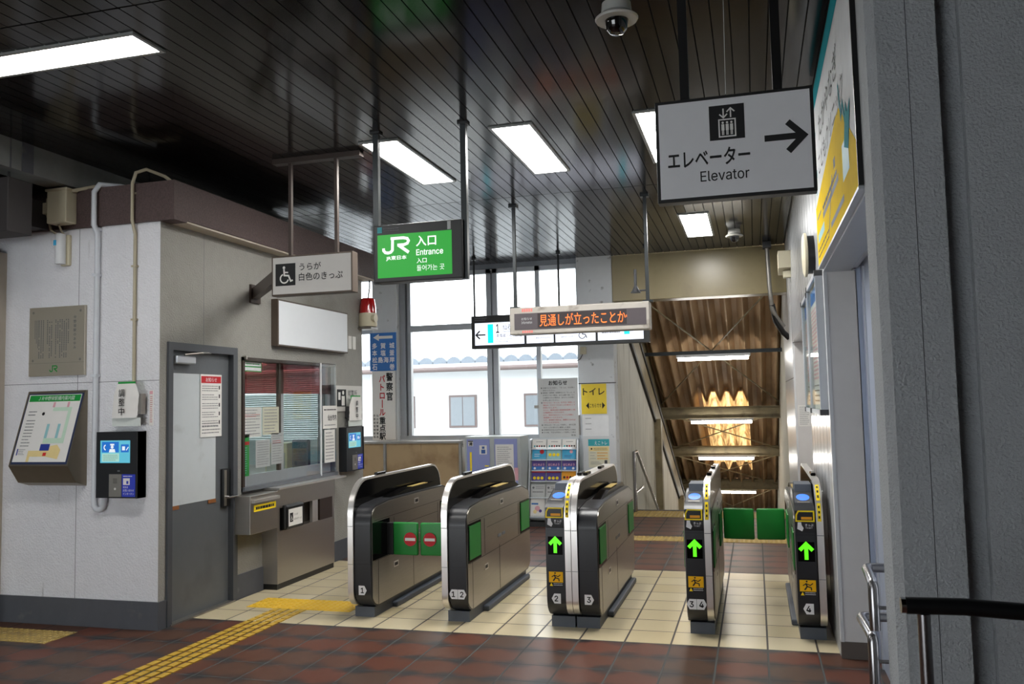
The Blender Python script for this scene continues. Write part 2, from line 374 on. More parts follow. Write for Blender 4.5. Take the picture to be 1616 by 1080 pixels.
def tag(o, label=None, cat=None, group=None, kind=None):
    if label: o['label'] = label
    if cat: o['category'] = cat
    if group: o['group'] = group
    if kind: o['kind'] = kind
    return o
def thing(name, label, cat, loc, group=None, kind=None):
    o = bpy.data.objects.new(name, None); o.empty_display_size = .05; C.objects.link(o); o.location = loc
    return tag(o, label, cat, group, kind)
def dup(root, loc, label=None):
    r = root.copy(); C.objects.link(r); r.location = loc
    if label: r['label'] = label
    for ch in list(root.children):
        c = ch.copy(); C.objects.link(c); c.parent = r
        for g in list(ch.children):
            d = g.copy(); C.objects.link(d); d.parent = c
    return r
def B(*bx, mt=None):
    m_ = MB()
    for b in bx: m_.box(*b)
    return m_
def arc(cx, cy, r, a0, a1, n=6): return [(cx+r*math.cos(math.radians(a0+(a1-a0)*i/n)), cy+r*math.sin(math.radians(a0+(a1-a0)*i/n))) for i in range(n+1)]
def wheelchair(mb, F, s, l, mt):
    mb.disc(F, .42*s, .86*s, .075*s, l, mt, 14); mb.stroke(F, [(.42*s, .78*s), (.44*s, .46*s), (.68*s, .44*s), (.80*s, .16*s), (.92*s, .2*s)], .085*s, l, mt)
    mb.stroke(F, [(.44*s, .62*s), (.66*s, .6*s)], .07*s, l, mt); mb.ring(F, .44*s, .3*s, .19*s, .26*s, l, mt, 110, 345)
def jr_logo(mb, F, w_, h_, l, mt):
    k = .155*h_/.9
    P = lambda x, y: (x*w_, y*h_)
    mb.stroke(F, [P(.035, .36), P(.04, .22), P(.1, .1), P(.2, .06), P(.3, .1), P(.36, .22), P(.37, .92)], k, l, mt)
    mb.stroke(F, [P(.30, .92), P(.76, .92), P(.9, .86), P(.945, .72), P(.9, .57), P(.78, .5), P(.54, .5)], k, l+.0003, mt)
    mb.stroke(F, [P(.58, .5), P(.95, .02)], k*1.1, l+.0006, mt)
def arrow(mb, F, u, v, L_, wd, l, mt, ang=0):
    c, s_ = math.cos(math.radians(ang)), math.sin(math.radians(ang)); R_ = lambda p: (u+p[0]*c-p[1]*s_, v+p[0]*s_+p[1]*c)
    mb.stroke(F, [R_((-L_/2, 0)), R_((L_/2-wd*.6, 0))], wd, l, mt); h = L_*.40
    mb.stroke(F, [R_((L_/2-h, h)), R_((L_/2, 0)), R_((L_/2-h, -h))], wd, l+.0003, mt)

H = 3.5; YB = 11.2; BX = -4.2; BY = 5.34; RX = .44
ST = 'structure'
# ================================================================== SETTING
b = MB(); b.add([(-11, -4, 0), (3.2, -4, 0), (3.2, 12.5, 0), (-11, 12.5, 0)], [(0, 1, 2, 3)], 'floor')
b.box(-11, 3.2, -4, 12.5, -.2, -.002, 'concrete_dark'); b.build('floor', label='tiled station floor, brown quarry tiles with a cream band at the gates', cat='floor', kind=ST)
# ceiling of long glossy slats
b = MB(); P_ = .0935; r = random.Random(3)
for y0, y1 in ((-4, 3.3), (3.312, 7.595), (7.607, 11.2)):
    ns = max(3, int((y1-y0)/.45)); x = -10.98; 
    while x < 3.2:
        a = x; c = x+P_-.007; t1 = r.uniform(-.0005, .0005); base = len(b.v); vs = []
        for i in range(ns+1):
            y = y0+(y1-y0)*i/ns; j = r.uniform(-.0004, .0004); q = r.uniform(-.0003, .0003)
            vs += [(a, y, H+j+t1), (c, y, H+q-t1)]
        b.add(vs, [(2*i, 2*i+2, 2*i+3, 2*i+1) for i in range(ns)], 'slat'); x += P_
b.box(-11, 3.2, -4, 11.2, H+.012, H+.1, 'slat_gap')
b.build('ceiling', smooth=True, label='dark brown glossy slatted metal ceiling', cat='ceiling', kind=ST)
# walls behind and beside the viewer
b = MB(); b.box(-11, -8.2, -4.2, -4, 0, 3.6, 'stucco_grey'); b.box(-2.2, 3.4, -4.2, -4, 0, 3.6, 'stucco_grey'); b.box(-8.2, -2.2, -4.2, -4, 2.2, 3.6, 'stucco_grey'); b.build('wall_rear', label='rear wall behind the viewer with a wide entrance', cat='wall', kind=ST)
B((-11.2, -11, -4.2, 5.36, 0, 3.6, 'stucco_grey'), (-11.2, -6.25, 5.3, 5.36, 0, 3.6, 'stucco_grey')).build('wall_far_left', label='grey wall closing the concourse at far left', cat='wall', kind=ST)
B((.95, 3.4, 3.2, 3.4, 0, H, 'stucco_pillar'), (3.2, 3.4, -4.2, 3.2, 0, H, 'stucco_pillar'), (.735, .95, 3.2, 3.42, 0, H, 'stucco_pillar')).build('wall_right_near', label='rough grey plaster wall at the right edge behind the black handrail', cat='wall', kind=ST)
B((.653, .734, 3.235, 3.41, 0, H, 'stucco_pillar')).build('wall_recess', label='dark recess between pillar and grey wall', cat='wall', kind=ST)
b = MB(); pts = [(.43, 3.2), (.458, 3.16), (.652, 3.16), (.652, 3.42), (.43, 3.42)]
b.prism(pts, 0, H, 'z', 'stucco_pillar'); b.box(.556, .5585, 3.1595, 3.162, 0, H, 'dark_grey'); b.build('wall_pillar', label='rough grey plaster pillar at right with chamfered edge', cat='pillar', kind=ST)
# right wall
b = MB()
b.box(RX, RX+.2, 3.42, 5.62, 2.36, H, 'white_panel'); b.box(RX, RX+.16, 3.42, 5.6, 2.345, 2.36, 'alu')       # header over the lift recess
b.box(RX, RX+.2, 5.64, 7.45, 0, H, 'wall_panel'); b.box(RX, .9, 7.45, 10.35, 2.2, H, 'wall_panel'); b.box(RX, .6, 10.35, 13.0, 0, H, 'white_panel')
b.box(.9, 1.0, 7.4, 10.4, 0, H, 'jamb_grey')
for y in (5.9, 6.2, 6.5, 6.8, 7.1, 7.4): b.box(RX-.001, RX+.001, y, y+.006, .1, H, 'ink_grey')
for y in (7.75, 8.05, 8.35, 8.65, 8.95, 9.25, 9.55, 9.85, 10.15): b.box(RX-.001, RX+.001, y, y+.006, 2.2, H, 'ink_grey')
b.box(RX-.001, RX+.001, 10.35, 13, 1.79, 1.80, 'ink_grey')
b.build('wall_right', label='pale metal panel wall at right beside the last gate', cat='wall', kind=ST)
b = MB(); b.box(RX+.002, .63, 5.6, 5.64, .1, 2.345, 'jamb_grey'); b.box(RX, RX+.02, 5.59, 5.64, .1, 2.36, 'white_panel')
b.box(RX+.002, .63, 5.595, 5.64, 0, .1, 'skirt_brown'); b.build('trim_1', label='pale grey jamb facing the viewer beside gate 4', cat='jamb', kind=ST)
b = MB(); b.box(.655, .72, 3.5, 5.66, 0, 2.6, 'steel_blue'); b.box(.625, .7, 5.6, 5.66, 0, 2.4, 'steel_blue'); b.box(.645, .66, 5.42, 5.45, 0, 2.345, 'alu'); b.box(.635, .66, 4.6, 4.64, 0, 2.345, 'alu'); b.build('door_2', label='pale metal lift doorway in the recess', cat='door', kind=ST)
# back wall, column, beam, window pillar
b = MB(); b.box(-8.5, -2.23, YB+.02, YB+.2, 0, 1.1, 'column_paint'); b.box(-8.5, -1.76, YB+.02, YB+.2, 3.44, 3.6, 'alu_dark'); b.box(-8.5, -6.08, YB+.02, YB+.2, 2.5, 3.44, 'column_paint'); b.box(-8.5, -7.9, YB+.02, YB+.2, 1.1, 2.5, 'column_paint'); b.build('wall_back', label='low wall under the big station windows', cat='wall', kind=ST)
b = MB(); b.box(-2.23, -1.76, YB-.05, YB+.25, 0, H, 'column_paint'); b.box(-2.24, -1.74, YB-.055, YB-.045, 1.808, 1.82, 'black'); b.box(-2.225, -2.2, YB-.055, YB-.045, .3, 1.8, 'alu')
b.build('wall_column', label='white painted column left of the stairs', cat='column', kind=ST)
B((-5.2, -4.83, YB-.06, YB+.24, 0, H, 'column_paint')).build('wall_window_pillar', label='pale window pillar behind the police patrol board', cat='pillar', kind=ST)
b = MB(); b.box(-1.76, RX, YB, YB+.3, 2.89, H, 'beam_cream', bev=.006); b.build('wall_beam', label='glossy cream beam across the top of the stair opening', cat='beam', kind=ST)
# big windows
wd = thing('window_2', 'tall station windows overlooking a white house', 'window', (-3.5, YB+.1, 1.1), kind=ST)
b = MB(); y0, y1 = YB+.05, YB+.13
for x0, x1 in ((-4.83, -4.74), (-4.71, -4.66), (-3.53, -3.46), (-3.44, -3.37), (-2.83, -2.77), (-2.26, -2.23), (-5.24, -5.2), (-6.08, -5.98)): b.box(x0, x1, y0, y1, 1.1, 3.44, 'window_sash')
for x0, x1 in ((-3.46, -3.44), (-4.74, -4.71)): b.box(x0, x1, y0+.02, y1-.02, 1.1, 3.44, 'alu_dark')
b.box(-4.66, -2.23, y0, y1, 2.615, 2.70, 'window_sash'); b.box(-6.0, -5.24, y0, y1, 2.615, 2.70, 'window_sash')
b.box(-6.0, -5.2, y0-.02, y1, 1.1, 1.15, 'window_sash'); b.box(-4.83, -2.23, y0-.02, y1, 1.1, 1.15, 'window_sash'); b.box(-4.83, -2.23, y0, y1, 3.38, 3.44, 'window_sash'); b.box(-6.0, -5.2, y0, y1, 3.38, 3.44, 'window_sash')
b.build('window_frame', wd)
for x0, x1 in ((-4.66, -3.53), (-3.37, -2.83), (-2.77, -2.26), (-5.98, -5.24), (-7.9, -6.08)):
    for z0, z1 in ((1.15, 2.615), (2.7, 3.38)):
        if x0 < -7 and z0 > 2: continue
        b = MB(); b.box(x0, x1, YB+.085, YB+.091, z0, z1, 'glass'); b.build('pane', wd)

# ------------------------------------------------------------------ booth
b = MB(); b.box(-5.62, BX-.003, BY, BY+.06, 0, 2.985, 'stucco_white')
for x in (-4.93,): b.box(x, x+.004, BY-.001, BY+.01, .2, 2.98, 'ink_grey')
b.box(-5.62, BX-.003, BY-.0008, BY+.01, 1.80, 1.804, 'ink_grey')
b.build('wall_front_left', label='white stucco booth wall facing the viewer', cat='wall', kind=ST)
b = MB(); wx = (BX-.14, BX)
DY0, DY1, DZ = 5.45, 6.26, 2.06; WY0, WY1, WZ0, WZ1 = 6.38, 8.06, .88, 2.02
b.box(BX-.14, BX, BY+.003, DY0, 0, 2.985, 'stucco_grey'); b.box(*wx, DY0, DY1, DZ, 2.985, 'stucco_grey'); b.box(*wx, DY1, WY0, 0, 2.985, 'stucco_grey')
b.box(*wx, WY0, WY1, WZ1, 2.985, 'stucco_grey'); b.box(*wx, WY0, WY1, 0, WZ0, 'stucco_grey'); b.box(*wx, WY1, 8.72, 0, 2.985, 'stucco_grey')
b.box(BX-.002, BX+.0008, 5.86, 5.864, DZ, 2.98, 'ink_grey')
b.build('wall_left', label='grey stucco booth wall with door and ticket window', cat='wall', kind=ST)
b = MB(); b.box(-6.4, -6.2, 8.6, 8.72, 0, 2.985, 'stucco_white'); b.box(-4.5, BX-.14, 8.6, 8.72, 0, 2.985, 'stucco_white'); b.box(-6.2, -4.5, 8.6, 8.72, 0, .95, 'stucco_white'); b.box(-6.2, -4.5, 8.6, 8.72, 2.2, 2.985, 'stucco_white'); b.box(-6.4, -6.3, BY+.02, 8.6, 0, 2.985, 'stucco_white')
b.box(-6.4, -5.62, BY, BY+.14, 0, 2.985, 'stucco_white'); b.build('wall_booth_inside', label='inner and far walls of the ticket booth', cat='wall', kind=ST)
B((-6.5, -6.4, 5.3, 9.2, 2.985, H, 'concrete_dark')).build('wall_upper_back', label='dim concrete wall above the booth roof', cat='wall', kind=ST)
B((-8.7, -8.5, 8.72, YB+.2, 0, H, 'stucco_white')).build('wall_passage_left', label='white wall closing the passage behind the booth', cat='wall', kind=ST)
b = MB(); b.box(-6.4, BX+.14, BY-.03, BY+.12, 2.985, 3.28, 'fascia'); b.box(BX, BX+.14, BY+.12, 8.78, 3.0, 3.28, 'fascia'); b.box(-6.4, BX, BY+.12, 8.78, 3.0, 3.1, 'concrete_dark'); b.box(BX, BX+.13, BY+.12, 8.78, 2.985, 3.0, 'soffit_beige')
b.build('trim_2', label='speckled maroon fascia around the booth roof', cat='fascia', kind=ST)
b = MB(); b.box(-5.62, BX+.012, BY-.014, BY, 0, .2, 'base_grey'); b.build('baseboard_front', label='dark grey skirting below the booth front wall', cat='skirting', kind=ST)
b = MB(); b.box(BX, BX+.012, BY, DY0-.02, 0, .2, 'base_grey'); b.box(BX, BX+.012, DY1+.02, 6.70, 0, .2, 'base_grey'); b.box(BX, BX+.012, 7.75, 8.72, 0, .2, 'base_grey'); b.build('baseboard_left', label='dark grey skirting along the booth side wall', cat='skirting', kind=ST)
b = MB(); b.box(-6.25, -5.62, 5.08, BY, 0, 2.84, 'soffit_beige'); b.box(-6.25, -5.61, 5.07, BY, 0, .2, 'base_grey'); b.build('wall_left_column', label='beige column at the left edge beside the booth wall', cat='column', kind=ST)
b = MB(); b.box(-5.12, -4.92, 3.0, 9.2, 3.29, H, 'concrete_dark')
for y in (4.68, 4.78, 6.1): b.box(-4.921, -4.915, y, y+.1 if y > 4.7 and y < 5 else y+.01, 3.29, H, 'base_grey')
b.build('wall_upper_left', label='dim concrete downstand under the ceiling at upper left', cat='beam', kind=ST)
# booth door
d = thing('door_1', 'grey steel booth door with a white board sheet', 'door', (BX, DY0, 0), kind=ST)
b = MB(); X0, X1 = BX-.1, BX+.02
b.box(X0, X1, DY0-.03, DY0+.02, 0, DZ+.03, 'door_frame'); b.box(X0, X1, DY1-.02, DY1+.04, 0, DZ+.03, 'door_frame'); b.box(X0, X1, DY0+.02, DY1-.02, DZ-.03, DZ+.03, 'door_frame'); b.build('door_frame', d)
b = MB(); b.box(BX-.07, BX-.03, DY0+.02, DY1-.02, .012, DZ-.03, 'door_grey'); b.build('door_leaf', d)
b = MB(); b.box(BX-.03, BX-.026, DY0+.05, DY1-.2, .86, 1.86, 'whiteboard'); b.build('board_sheet', d)
b = MB()
for y in (DY0+.05, DY1-.3): b.box(BX-.026, BX-.022, y, y+.1, .83, .86, 'wood_brown')
b.build('tape', d, label='brown tape strip')
b = MB(); b.box(BX-.03, BX+.0, DY1-.13, DY1-.04, .78, 1.09, 'black_frame', bev=.008); b.box(BX+.0, BX+.004, DY1-.12, DY1-.09, .79, 1.08, 'steel'); b.tube([(BX+.005, DY1-.1, .86), (BX+.035, DY1-.1, .86), (BX+.035, DY1-.0, .86)], .011, 'chrome'); b.build('door_handle', d, smooth=True)
b = MB(); b.box(BX-.03, BX+.03, DY0+.05, DY0+.28, 1.93, 1.99, 'alu', bev=.01); b.tube([(BX+.02, DY0+.15, 2.0), (BX+.07, DY0+.3, 2.02), (BX+.0, DY0+.5, 2.03)], .008, 'steel_dull'); b.build('door_closer', d)
b = MB(); b.box(BX-.1, BX+.03, DY0, DY1, 0, .012, 'steel_dull'); b.build('threshold', d)
def sheet(name, F, w_, h_, lab, cat='notice', mt='paper', th=.003, draw=None, group=None, curl=0):
    b = MB(); b.fbox(F, 0, w_, 0, h_, .0005, th, mt)
    if draw: draw(b, F, w_, h_, th+.001)
    return b.build(name, label=lab, cat=cat, group=group)
def d_door(b, F, w_, h_, l):
    b.quad(F, .01, h_-.07, w_-.01, h_-.015, l, 'ink_red'); b.text(F, 'お知らせ', .06, h_-.06, w_-.06, h_-.025, l+.0005, 'ink_white', keep='c')
    for i in range(5): b.lines(F, .02, w_-.05, h_-.085-i*.07, h_-.14-i*.07, 3, l, 'ink_grey', seed=i); b.quad(F, w_-.04, h_-.12-i*.07, w_-.025, h_-.09-i*.07, l, 'ink')
    b.lines(F, .02, w_-.02, .12, .02, 4, l, 'ink_grey', seed=9)
sheet('notice', FXp(BX-.022, DY1-.41, 1.36), .28, .5, 'white notice with red heading taped to the booth door', draw=d_door)
# ticket window
wn = thing('window_1', 'ticket office window with aluminium sliding sashes and red film', 'window', (BX, WY0, WZ0), kind=ST)
b = MB(); xa, xb = BX-.12, BX+.015; md = (WY0+WY1)/2-.17
b.box(xa, xb, WY0, WY0+.035, WZ0, WZ1, 'brown_metal'); b.box(xa, xb, WY1-.03, WY1, WZ0, WZ1, 'alu_dark'); b.box(xa, xb, WY0, WY1, WZ1-.03, WZ1, 'brown_metal'); b.box(xa, xb+.02, WY0, WY1, WZ0, WZ0+.035, 'alu_dark'); b.build('window_frame', wn)
b = MB(); b.box(BX-.05, BX-.02, WY0+.035, md, WZ0+.035, WZ0+.13, 'alu'); b.box(BX-.05, BX-.02, md-.035, md, WZ0+.13, WZ1-.03, 'brown_metal'); b.build('sash', wn)
b = MB(); b.box(BX-.06, BX-.03, md, WY1-.04, WZ0+.035, WZ0+.13, 'alu'); b.box(BX-.06, BX-.03, md, md+.06, WZ0+.13, WZ1-.03, 'alu'); b.box(BX-.06, BX-.03, WY1-.09, WY1-.04, WZ0+.13, WZ1-.03, 'alu')
for i in range(3): b.box(BX-.1, BX-.07, WY1-.17+i*.04, WY1-.155+i*.04, WZ0+.13, WZ1-.3, 'alu_dark')
b.build('sash', wn)
b = MB(); b.box(BX-.034, BX-.03, WY0+.035, md-.03, WZ0+.13, WZ1-.03, 'glass_booth'); b.build('pane', wn)
b = MB(); b.box(BX-.046, BX-.042, md+.05, WY1-.08, WZ0+.13, WZ1-.03, 'glass_booth'); b.build('pane', wn)
b = MB(); b.box(BX-.026, BX-.023, WY0+.035, WY1-.03, WZ1-.31, WZ1-.03, 'glass_film'); b.build('tinted_film', wn, label='dark red tinted film')
b = MB(); b.box(BX+.03, BX+.034, WY0+.03, WY1-.02, WZ0+.04, WZ1-.01, 'acrylic'); b.box(BX+.026, BX+.04, WY1-.36, WY1-.345, WZ0+.02, WZ1, 'white_plastic'); b.build('acrylic_screen', wn)
b = MB(); b.box(BX-.01, BX+.036, WY0+.02, WY0+.04, WZ1-.02, WZ1+.01, 'steel'); b.build('screen_clip', wn)
def d_lines(n, head=None, red=False, seed=1, mt2='ink_soft'):
    def f(b, F, w_, h_, l):
        t = h_*.95
        if head: b.text(F, head, w_*.12, h_*.86, w_*.88, h_*.94, l, 'ink', keep='c'); t = h_*.82
        b.lines(F, w_*.1, w_*.9, t, h_*.06, n, l, mt2, seed=seed)
        if red: b.lines(F, w_*.1, w_*.9, h_*.78, h_*.66, 2, l+.0004, 'ink_red', seed=seed+3)
    return f
gx = BX-.022
sheet('notice', FXp(gx, WY0+.06, 1.33), .28, .26, 'pink-lined white notice, upper left behind the ticket window', draw=d_lines(9, None, True, 3))
sheet('notice', FXp(gx, WY0+.36, 1.34), .27, .25, 'cream notice right of the pink-lined one in the ticket window', mt='paper_cream', draw=d_lines(8, None, False, 4))
sheet('notice', FXp(gx, WY0+.25, 1.06), .23, .24, 'tall pale list in the lower ticket window, left of two', mt='paper_grey', draw=d_lines(10, None, False, 5))
sheet('notice', FXp(gx, WY0+.50, 1.07), .2, .28, 'tall pale list with one red line in the lower ticket window', mt='paper_grey', draw=d_lines(11, None, True, 6))
sheet('notice', FXp(BX+.041, WY1-.33, 1.36), .3, .23, 'white card reading Sendai city on the clear screen edge', draw=lambda b, F, w_, h_, l: (b.lines(F, .02, w_-.02, h_-.02, h_-.06, 1, l, 'ink', seed=2), b.text(F, '仙台市内', .1, .08, w_-.02, .14, l, 'ink', bold=.02), b.lines(F, .03, w_-.03, .05, .02, 1, l, 'ink_grey', seed=4)))
sheet('notice', FXp(BX+.041, WY1-.3, 1.02), .22, .33, 'narrow list hanging below the Sendai city card', draw=d_lines(9, None, False, 8))
def d_time(b, F, w_, h_, l):
    b.quad(F, 0, h_*.74, w_, h_*.82, l, 'ink_red'); b.lines(F, w_*.2, w_*.7, h_*.7, .02, 12, l, 'pale_teal', seed=5)
sheet('poster', FXp(gx, WY0+.04, 1.0), .11, .36, 'narrow green poster at the lower left corner of the ticket window', mt='green', draw=d_time)
def d_gl(b, F, w_, h_, l):
    b.quad(F, .01, h_*.55, w_-.01, h_*.92, l, 'ink_white'); b.quad(F, .01, h_*.1, w_-.01, h_*.42, l, 'ink_white'); b.lines(F, .03, w_-.03, h_*.9, h_*.58, 1, l+.0005, 'green', seed=3, ragged=0)
sheet('notice', FXp(BX-.02, WY0+.06, 1.9), .28, .09, 'small green label at the top of the ticket window', mt='green', draw=d_gl)
# booth interior
b = MB(); b.box(-4.7, BX-.15, 6.3, 7.85, .70, .76, 'cream_box'); b.box(-4.7, -4.65, 6.3, 7.85, 0, .7, 'cabinet_grey'); b.build('counter', label='office counter inside the booth below the ticket window', cat='counter')
bl = thing('window_blind', 'pale horizontal blind on the far window inside the booth', 'blind', (-5.3, 8.56, 2.2)); b = MB()
for i in range(54):
    z = .95+i*.0235; t_ = .018 if z < 1.72 else .008; b.add([(-6.2, 8.585, z+t_), (-4.42, 8.585, z+t_), (-4.42, 8.565, z-.002), (-6.2, 8.565, z-.002)], [(0, 1, 2, 3)], 'blind')
b.build('slats', bl); b = MB(); b.box(-6.2, -4.42, 8.55, 8.595, 2.22, 2.27, 'blind'); b.build('head_rail', bl)
b = MB(); b.box(-4.74, -4.54, 8.12, 8.18, .80, 1.24, 'navy', bev=.02); b.box(-4.78, -4.52, 7.9, 8.15, .74, .80, 'navy', bev=.02); b.tube([(-4.64, 8.03, 0.02), (-4.64, 8.03, .74)], .03, 'black'); b.box(-4.8, -4.5, 7.88, 8.18, 0, .05, 'black'); b.build('office_chair', label='dark navy office chair behind the ticket window', cat='chair')
B((-4.50, -4.36, 8.25, 8.5, 0, 1.26, 'wood_brown'), (-4.49, -4.365, 8.24, 8.25, .9, 1.1, 'brown_metal')).build('wooden_cabinet', label='brown wooden cabinet behind the ticket window', cat='cabinet')
B((-5.1, -4.84, 8.2, 8.5, 0, 1.2, 'cream_box'), (-5.08, -4.86, 8.19, 8.2, .9, 1.1, 'cabinet_grey')).build('storage_box', label='tall cream box inside the booth beside the navy chair', cat='box')
b = MB(); b.lathe((-4.52, 7.55, .76), [(.13, 0), (.13, .02), (.1, .06), (.04, .1)], 'yellow_worn', 16); b.build('tray', label='round yellow tray on the ticket counter', cat='tray')
b = MB(); b.box(-5.6, -5.4, 6.2, 7.8, 2.9, 2.96, 'booth_fill'); b.build('booth_fill_lamp', label='added fill lamp under the booth ceiling', cat='lamp')  # added light source that brightens the booth interior, not a known fixture

# ------------------------------------------------------------------ stairwell
b = MB()
for i in range(18): b.box(-1.76, RX, 12.5+.38*i, 12.9+.38*i, -.6-.16*i, -.16*(i+1), 'concrete_stair')
b.box(-1.76, RX, 12.42, 12.5, -.2, .004, 'dark_grey'); b.box(-1.76, RX, 19.3, 28, -4, -3, 'concrete_stair'); b.build('stairs', label='stairs leading down behind gates 3 and 4', cat='stairs', kind=ST)
SL = .425
def ztop(Y): return 1.2+SL*(15.5-Y)
b = MB(); b.prism([(11.44, -4), (27, -4), (27, ztop(27)), (12.2, ztop(12.2)), (11.44, ztop(12.2)+.3)], -1.95, -1.76, 'x', 'concrete_stair'); b.build('wall_stair_left', label='weather-streaked white wall on the left of the stairs', cat='wall', kind=ST)
b = MB(); b.box(.46, .66, 13.0, 27, -6, 3.4, 'concrete_stair'); b.build('wall_stair_right', label='wall on the right of the stairs', cat='wall', kind=ST)
b = MB(); b.prism([(11.5, ztop(11.5)+.0), (27, ztop(27)+.0), (27, ztop(27)+.08), (11.5, ztop(11.5)+.08)], -1.9, -1.72, 'x', 'rake_dark'); b.prism([(11.5, ztop(11.5)+.08), (27, ztop(27)+.08), (27, ztop(27)+.42), (11.5, ztop(11.5)+.42)], -1.86, -1.72, 'x', 'beam_olive'); b.prism([(11.5, ztop(11.5)+.42), (27, ztop(27)+.42), (27, ztop(27)+.5), (11.5, ztop(11.5)+.5)], -1.86, -1.7, 'x', 'rake_dark')  # lowest dark strip is solid, coloured for the shaded gap under the beam
b.prism([(11.5, ztop(11.5)+.5), (27, ztop(27)+.5), (27, ztop(27)+1.6), (11.5, ztop(11.5)+1.6)], -1.92, -1.82, 'x', 'beam_olive')
b.build('beam', label='olive raking beam down the left of the stair roof', cat='beam', kind=ST)
for Y, w2 in ((15.55, .13), (19.9, .13)): B((-1.76, -1.64, Y, Y+.2, -5, ztop(Y)+.05, 'beam_olive')).build('post', label='olive steel post on the stair wall, %s one' % ('nearer' if Y < 16 else 'farther'), cat='post', kind=ST)
def roof(zf, y0, y1, sky, name, lab):
    b = MB(); p = .26; x = -1.82; n = 0
    prof = [(0, .16), (.06, .16), (.13, 0), (.2, .16)]
    xs = []
    while x < .66:
        for dx, dz in ((0, .19), (.04, .19), (.12, 0), (.14, 0), (.22, .19)): xs.append((x+dx, dz))
        x += p
    for (xa, za), (xb_, zb) in zip(xs, xs[1:]):
        mid = (xa+xb_)/2; mt = 'skylight_sheet' if sky and sky[0] < mid < sky[1] else 'roof_sheet'
        b.add([(xa, y0, zf(y0)+za), (xb_, y0, zf(y0)+zb), (xb_, y1, zf(y1)+zb), (xa, y1, zf(y1)+za)], [(0, 1, 2, 3)], mt)
    b.build(name, label=lab, cat='roof', kind=ST)
roof(lambda Y: 1.50+SL*(17.3-Y), 11.5, 17.2, None, 'roof', 'brown corrugated stair roof behind the cream beam')
roof(lambda Y: .66+SL*(19.2-Y), 17.0, 21.6, (-.98, -.12), 'roof', 'corrugated stair roof section with glowing skylight sheets')
roof(lambda Y: -.40+SL*(21.6-Y), 20.9, 27.5, None, 'roof', 'lowest corrugated stair roof section')
for k, (Y, z0, z1) in enumerate(((17.3, 1.2, 1.4), (19.2, .35, .53), (21.8, -.62, -.42))):
    b = MB(); b.box(-1.8, .46, Y-.03, Y+.03, z0, z1, 'beam_olive'); b.box(-1.8, .46, Y-.1, Y+.1, z1, z1+.02, 'beam_olive'); b.box(-1.8, .46, Y-.1, Y+.1, z0-.02, z0, 'beam_olive'); b.build('beam', label='olive crossbeam under the stair roof, number %d from the top' % (k+1), cat='beam', kind=ST)
b = MB(); b.box(-1.8, .46, 14.6, 14.66, 2.32, 2.38, 'pole_dark'); b.build('beam', label='thin steel angle carrying the topmost stair lamp', cat='beam', kind=ST)
def brace(y0, z0, y1, z1, lab):
    b = MB(); b.tube([(-1.78, y0, z0), (.44, y1, z1)], .012, 'beam_olive', 6); b.tube([(.44, y0, z0), (-1.78, y1, z1)], .012, 'beam_olive', 6); b.build('brace', label=lab, cat='brace', kind=ST)
brace(12.2, 3.25, 17.2, 1.5, 'crossed brace rods below the upper stair roof'); brace(17.4, 1.3, 19.1, .5, 'crossed brace rods around the second stair lamp'); brace(19.3, .35, 21.7, -.5, 'crossed brace rods around the third stair lamp'); brace(21.9, -.6, 25, -1.9, 'crossed brace rods below the lowest stair roof')
lab4 = ['topmost', 'second from top', 'third from top', 'lowest']
sl = None
for k, (Y, z) in enumerate(((14.55, 2.27), (17.1, 1.15), (19.0, .32), (21.9, -.70))):
    lb = 'glowing fluorescent batten lamp over the stairs, %s of four' % lab4[k]
    if sl is None:
        sl = thing('fluorescent_lamp', lb, 'lamp', (-.64, Y, z), 'fluorescent lamps over the stairs')
        b = MB(); b.box(-1.24, -.04, Y-.035, Y+.035, z, z+.045, 'white_plastic'); b.build('housing', sl)
        b = MB(); b.tube([(-1.21, Y, z-.025), (-.07, Y, z-.025)], .03, 'tube', 10); b.build('tube', sl, smooth=True)
    else: dup(sl, (-.64, Y, z), lb)
b = MB(); b.tube([(-1.68, 12.2, 0), (-1.68, 12.2, .84), (-1.68, 12.5, .84), (-1.68, 15, -.3)], .022, 'rail_steel'); b.tube([(-1.68, 12.3, 0), (-1.68, 12.3, .27), (-1.68, 13.1, .27)], .018, 'rail_steel'); b.build('handrail', smooth=True, label='steel stair handrail on the left stair wall', cat='handrail')
# ------------------------------------------------------------------ outside
B((-40, -2.2, 11.6, 60, -.4, -.2, 'ground_out')).build('ground', label='pale ground outside the windows', cat='ground', kind=ST)
hs = thing('house', 'white house with wavy tiled eaves outside the window', 'house', (-7, 20, 0))
b = MB(); b.box(-16, -2.6, 20, 24, -.3, 2.45, 'facade'); b.build('facade_wall', hs)
b = MB()
x = -16.5
while x < -2.6:
    pr = [(x+.17+.17*math.cos(math.radians(a)), .17*math.sin(math.radians(a))) for a in range(0, 181, 20)]
    vs = [(px_, 19.5, 2.56+pz) for px_, pz in pr]+[(px_, 23, 2.5+pz) for px_, pz in pr]; n = len(pr)
    b.add(vs, [(i, i+1, n+i+1, n+i) for i in range(n-1)]+[tuple(range(n))], 'roof_tile'); x += .36
b.box(-16.5, -2.6, 19.5, 20.2, 2.46, 2.56, 'facade'); b.build('roof', hs)
b = MB(); b.tube([(-16.5, 19.45, 2.42), (-2.6, 19.45, 2.42)], .06, 'house_trim'); b.build('gutter', hs)
for xc in (-10.2, -8.55, -6.92, -5.0):
    b = MB(); b.box(xc-.36, xc+.36, 19.96, 20.01, 1.0, 1.8, 'house_trim'); wf = b.build('window', hs)
    b = MB(); b.box(xc-.31, xc-.01, 19.95, 19.962, 1.05, 1.75, 'house_glass'); b.box(xc+.01, xc+.31, 19.95, 19.962, 1.05, 1.75, 'house_glass'); b.build('pane', wf)
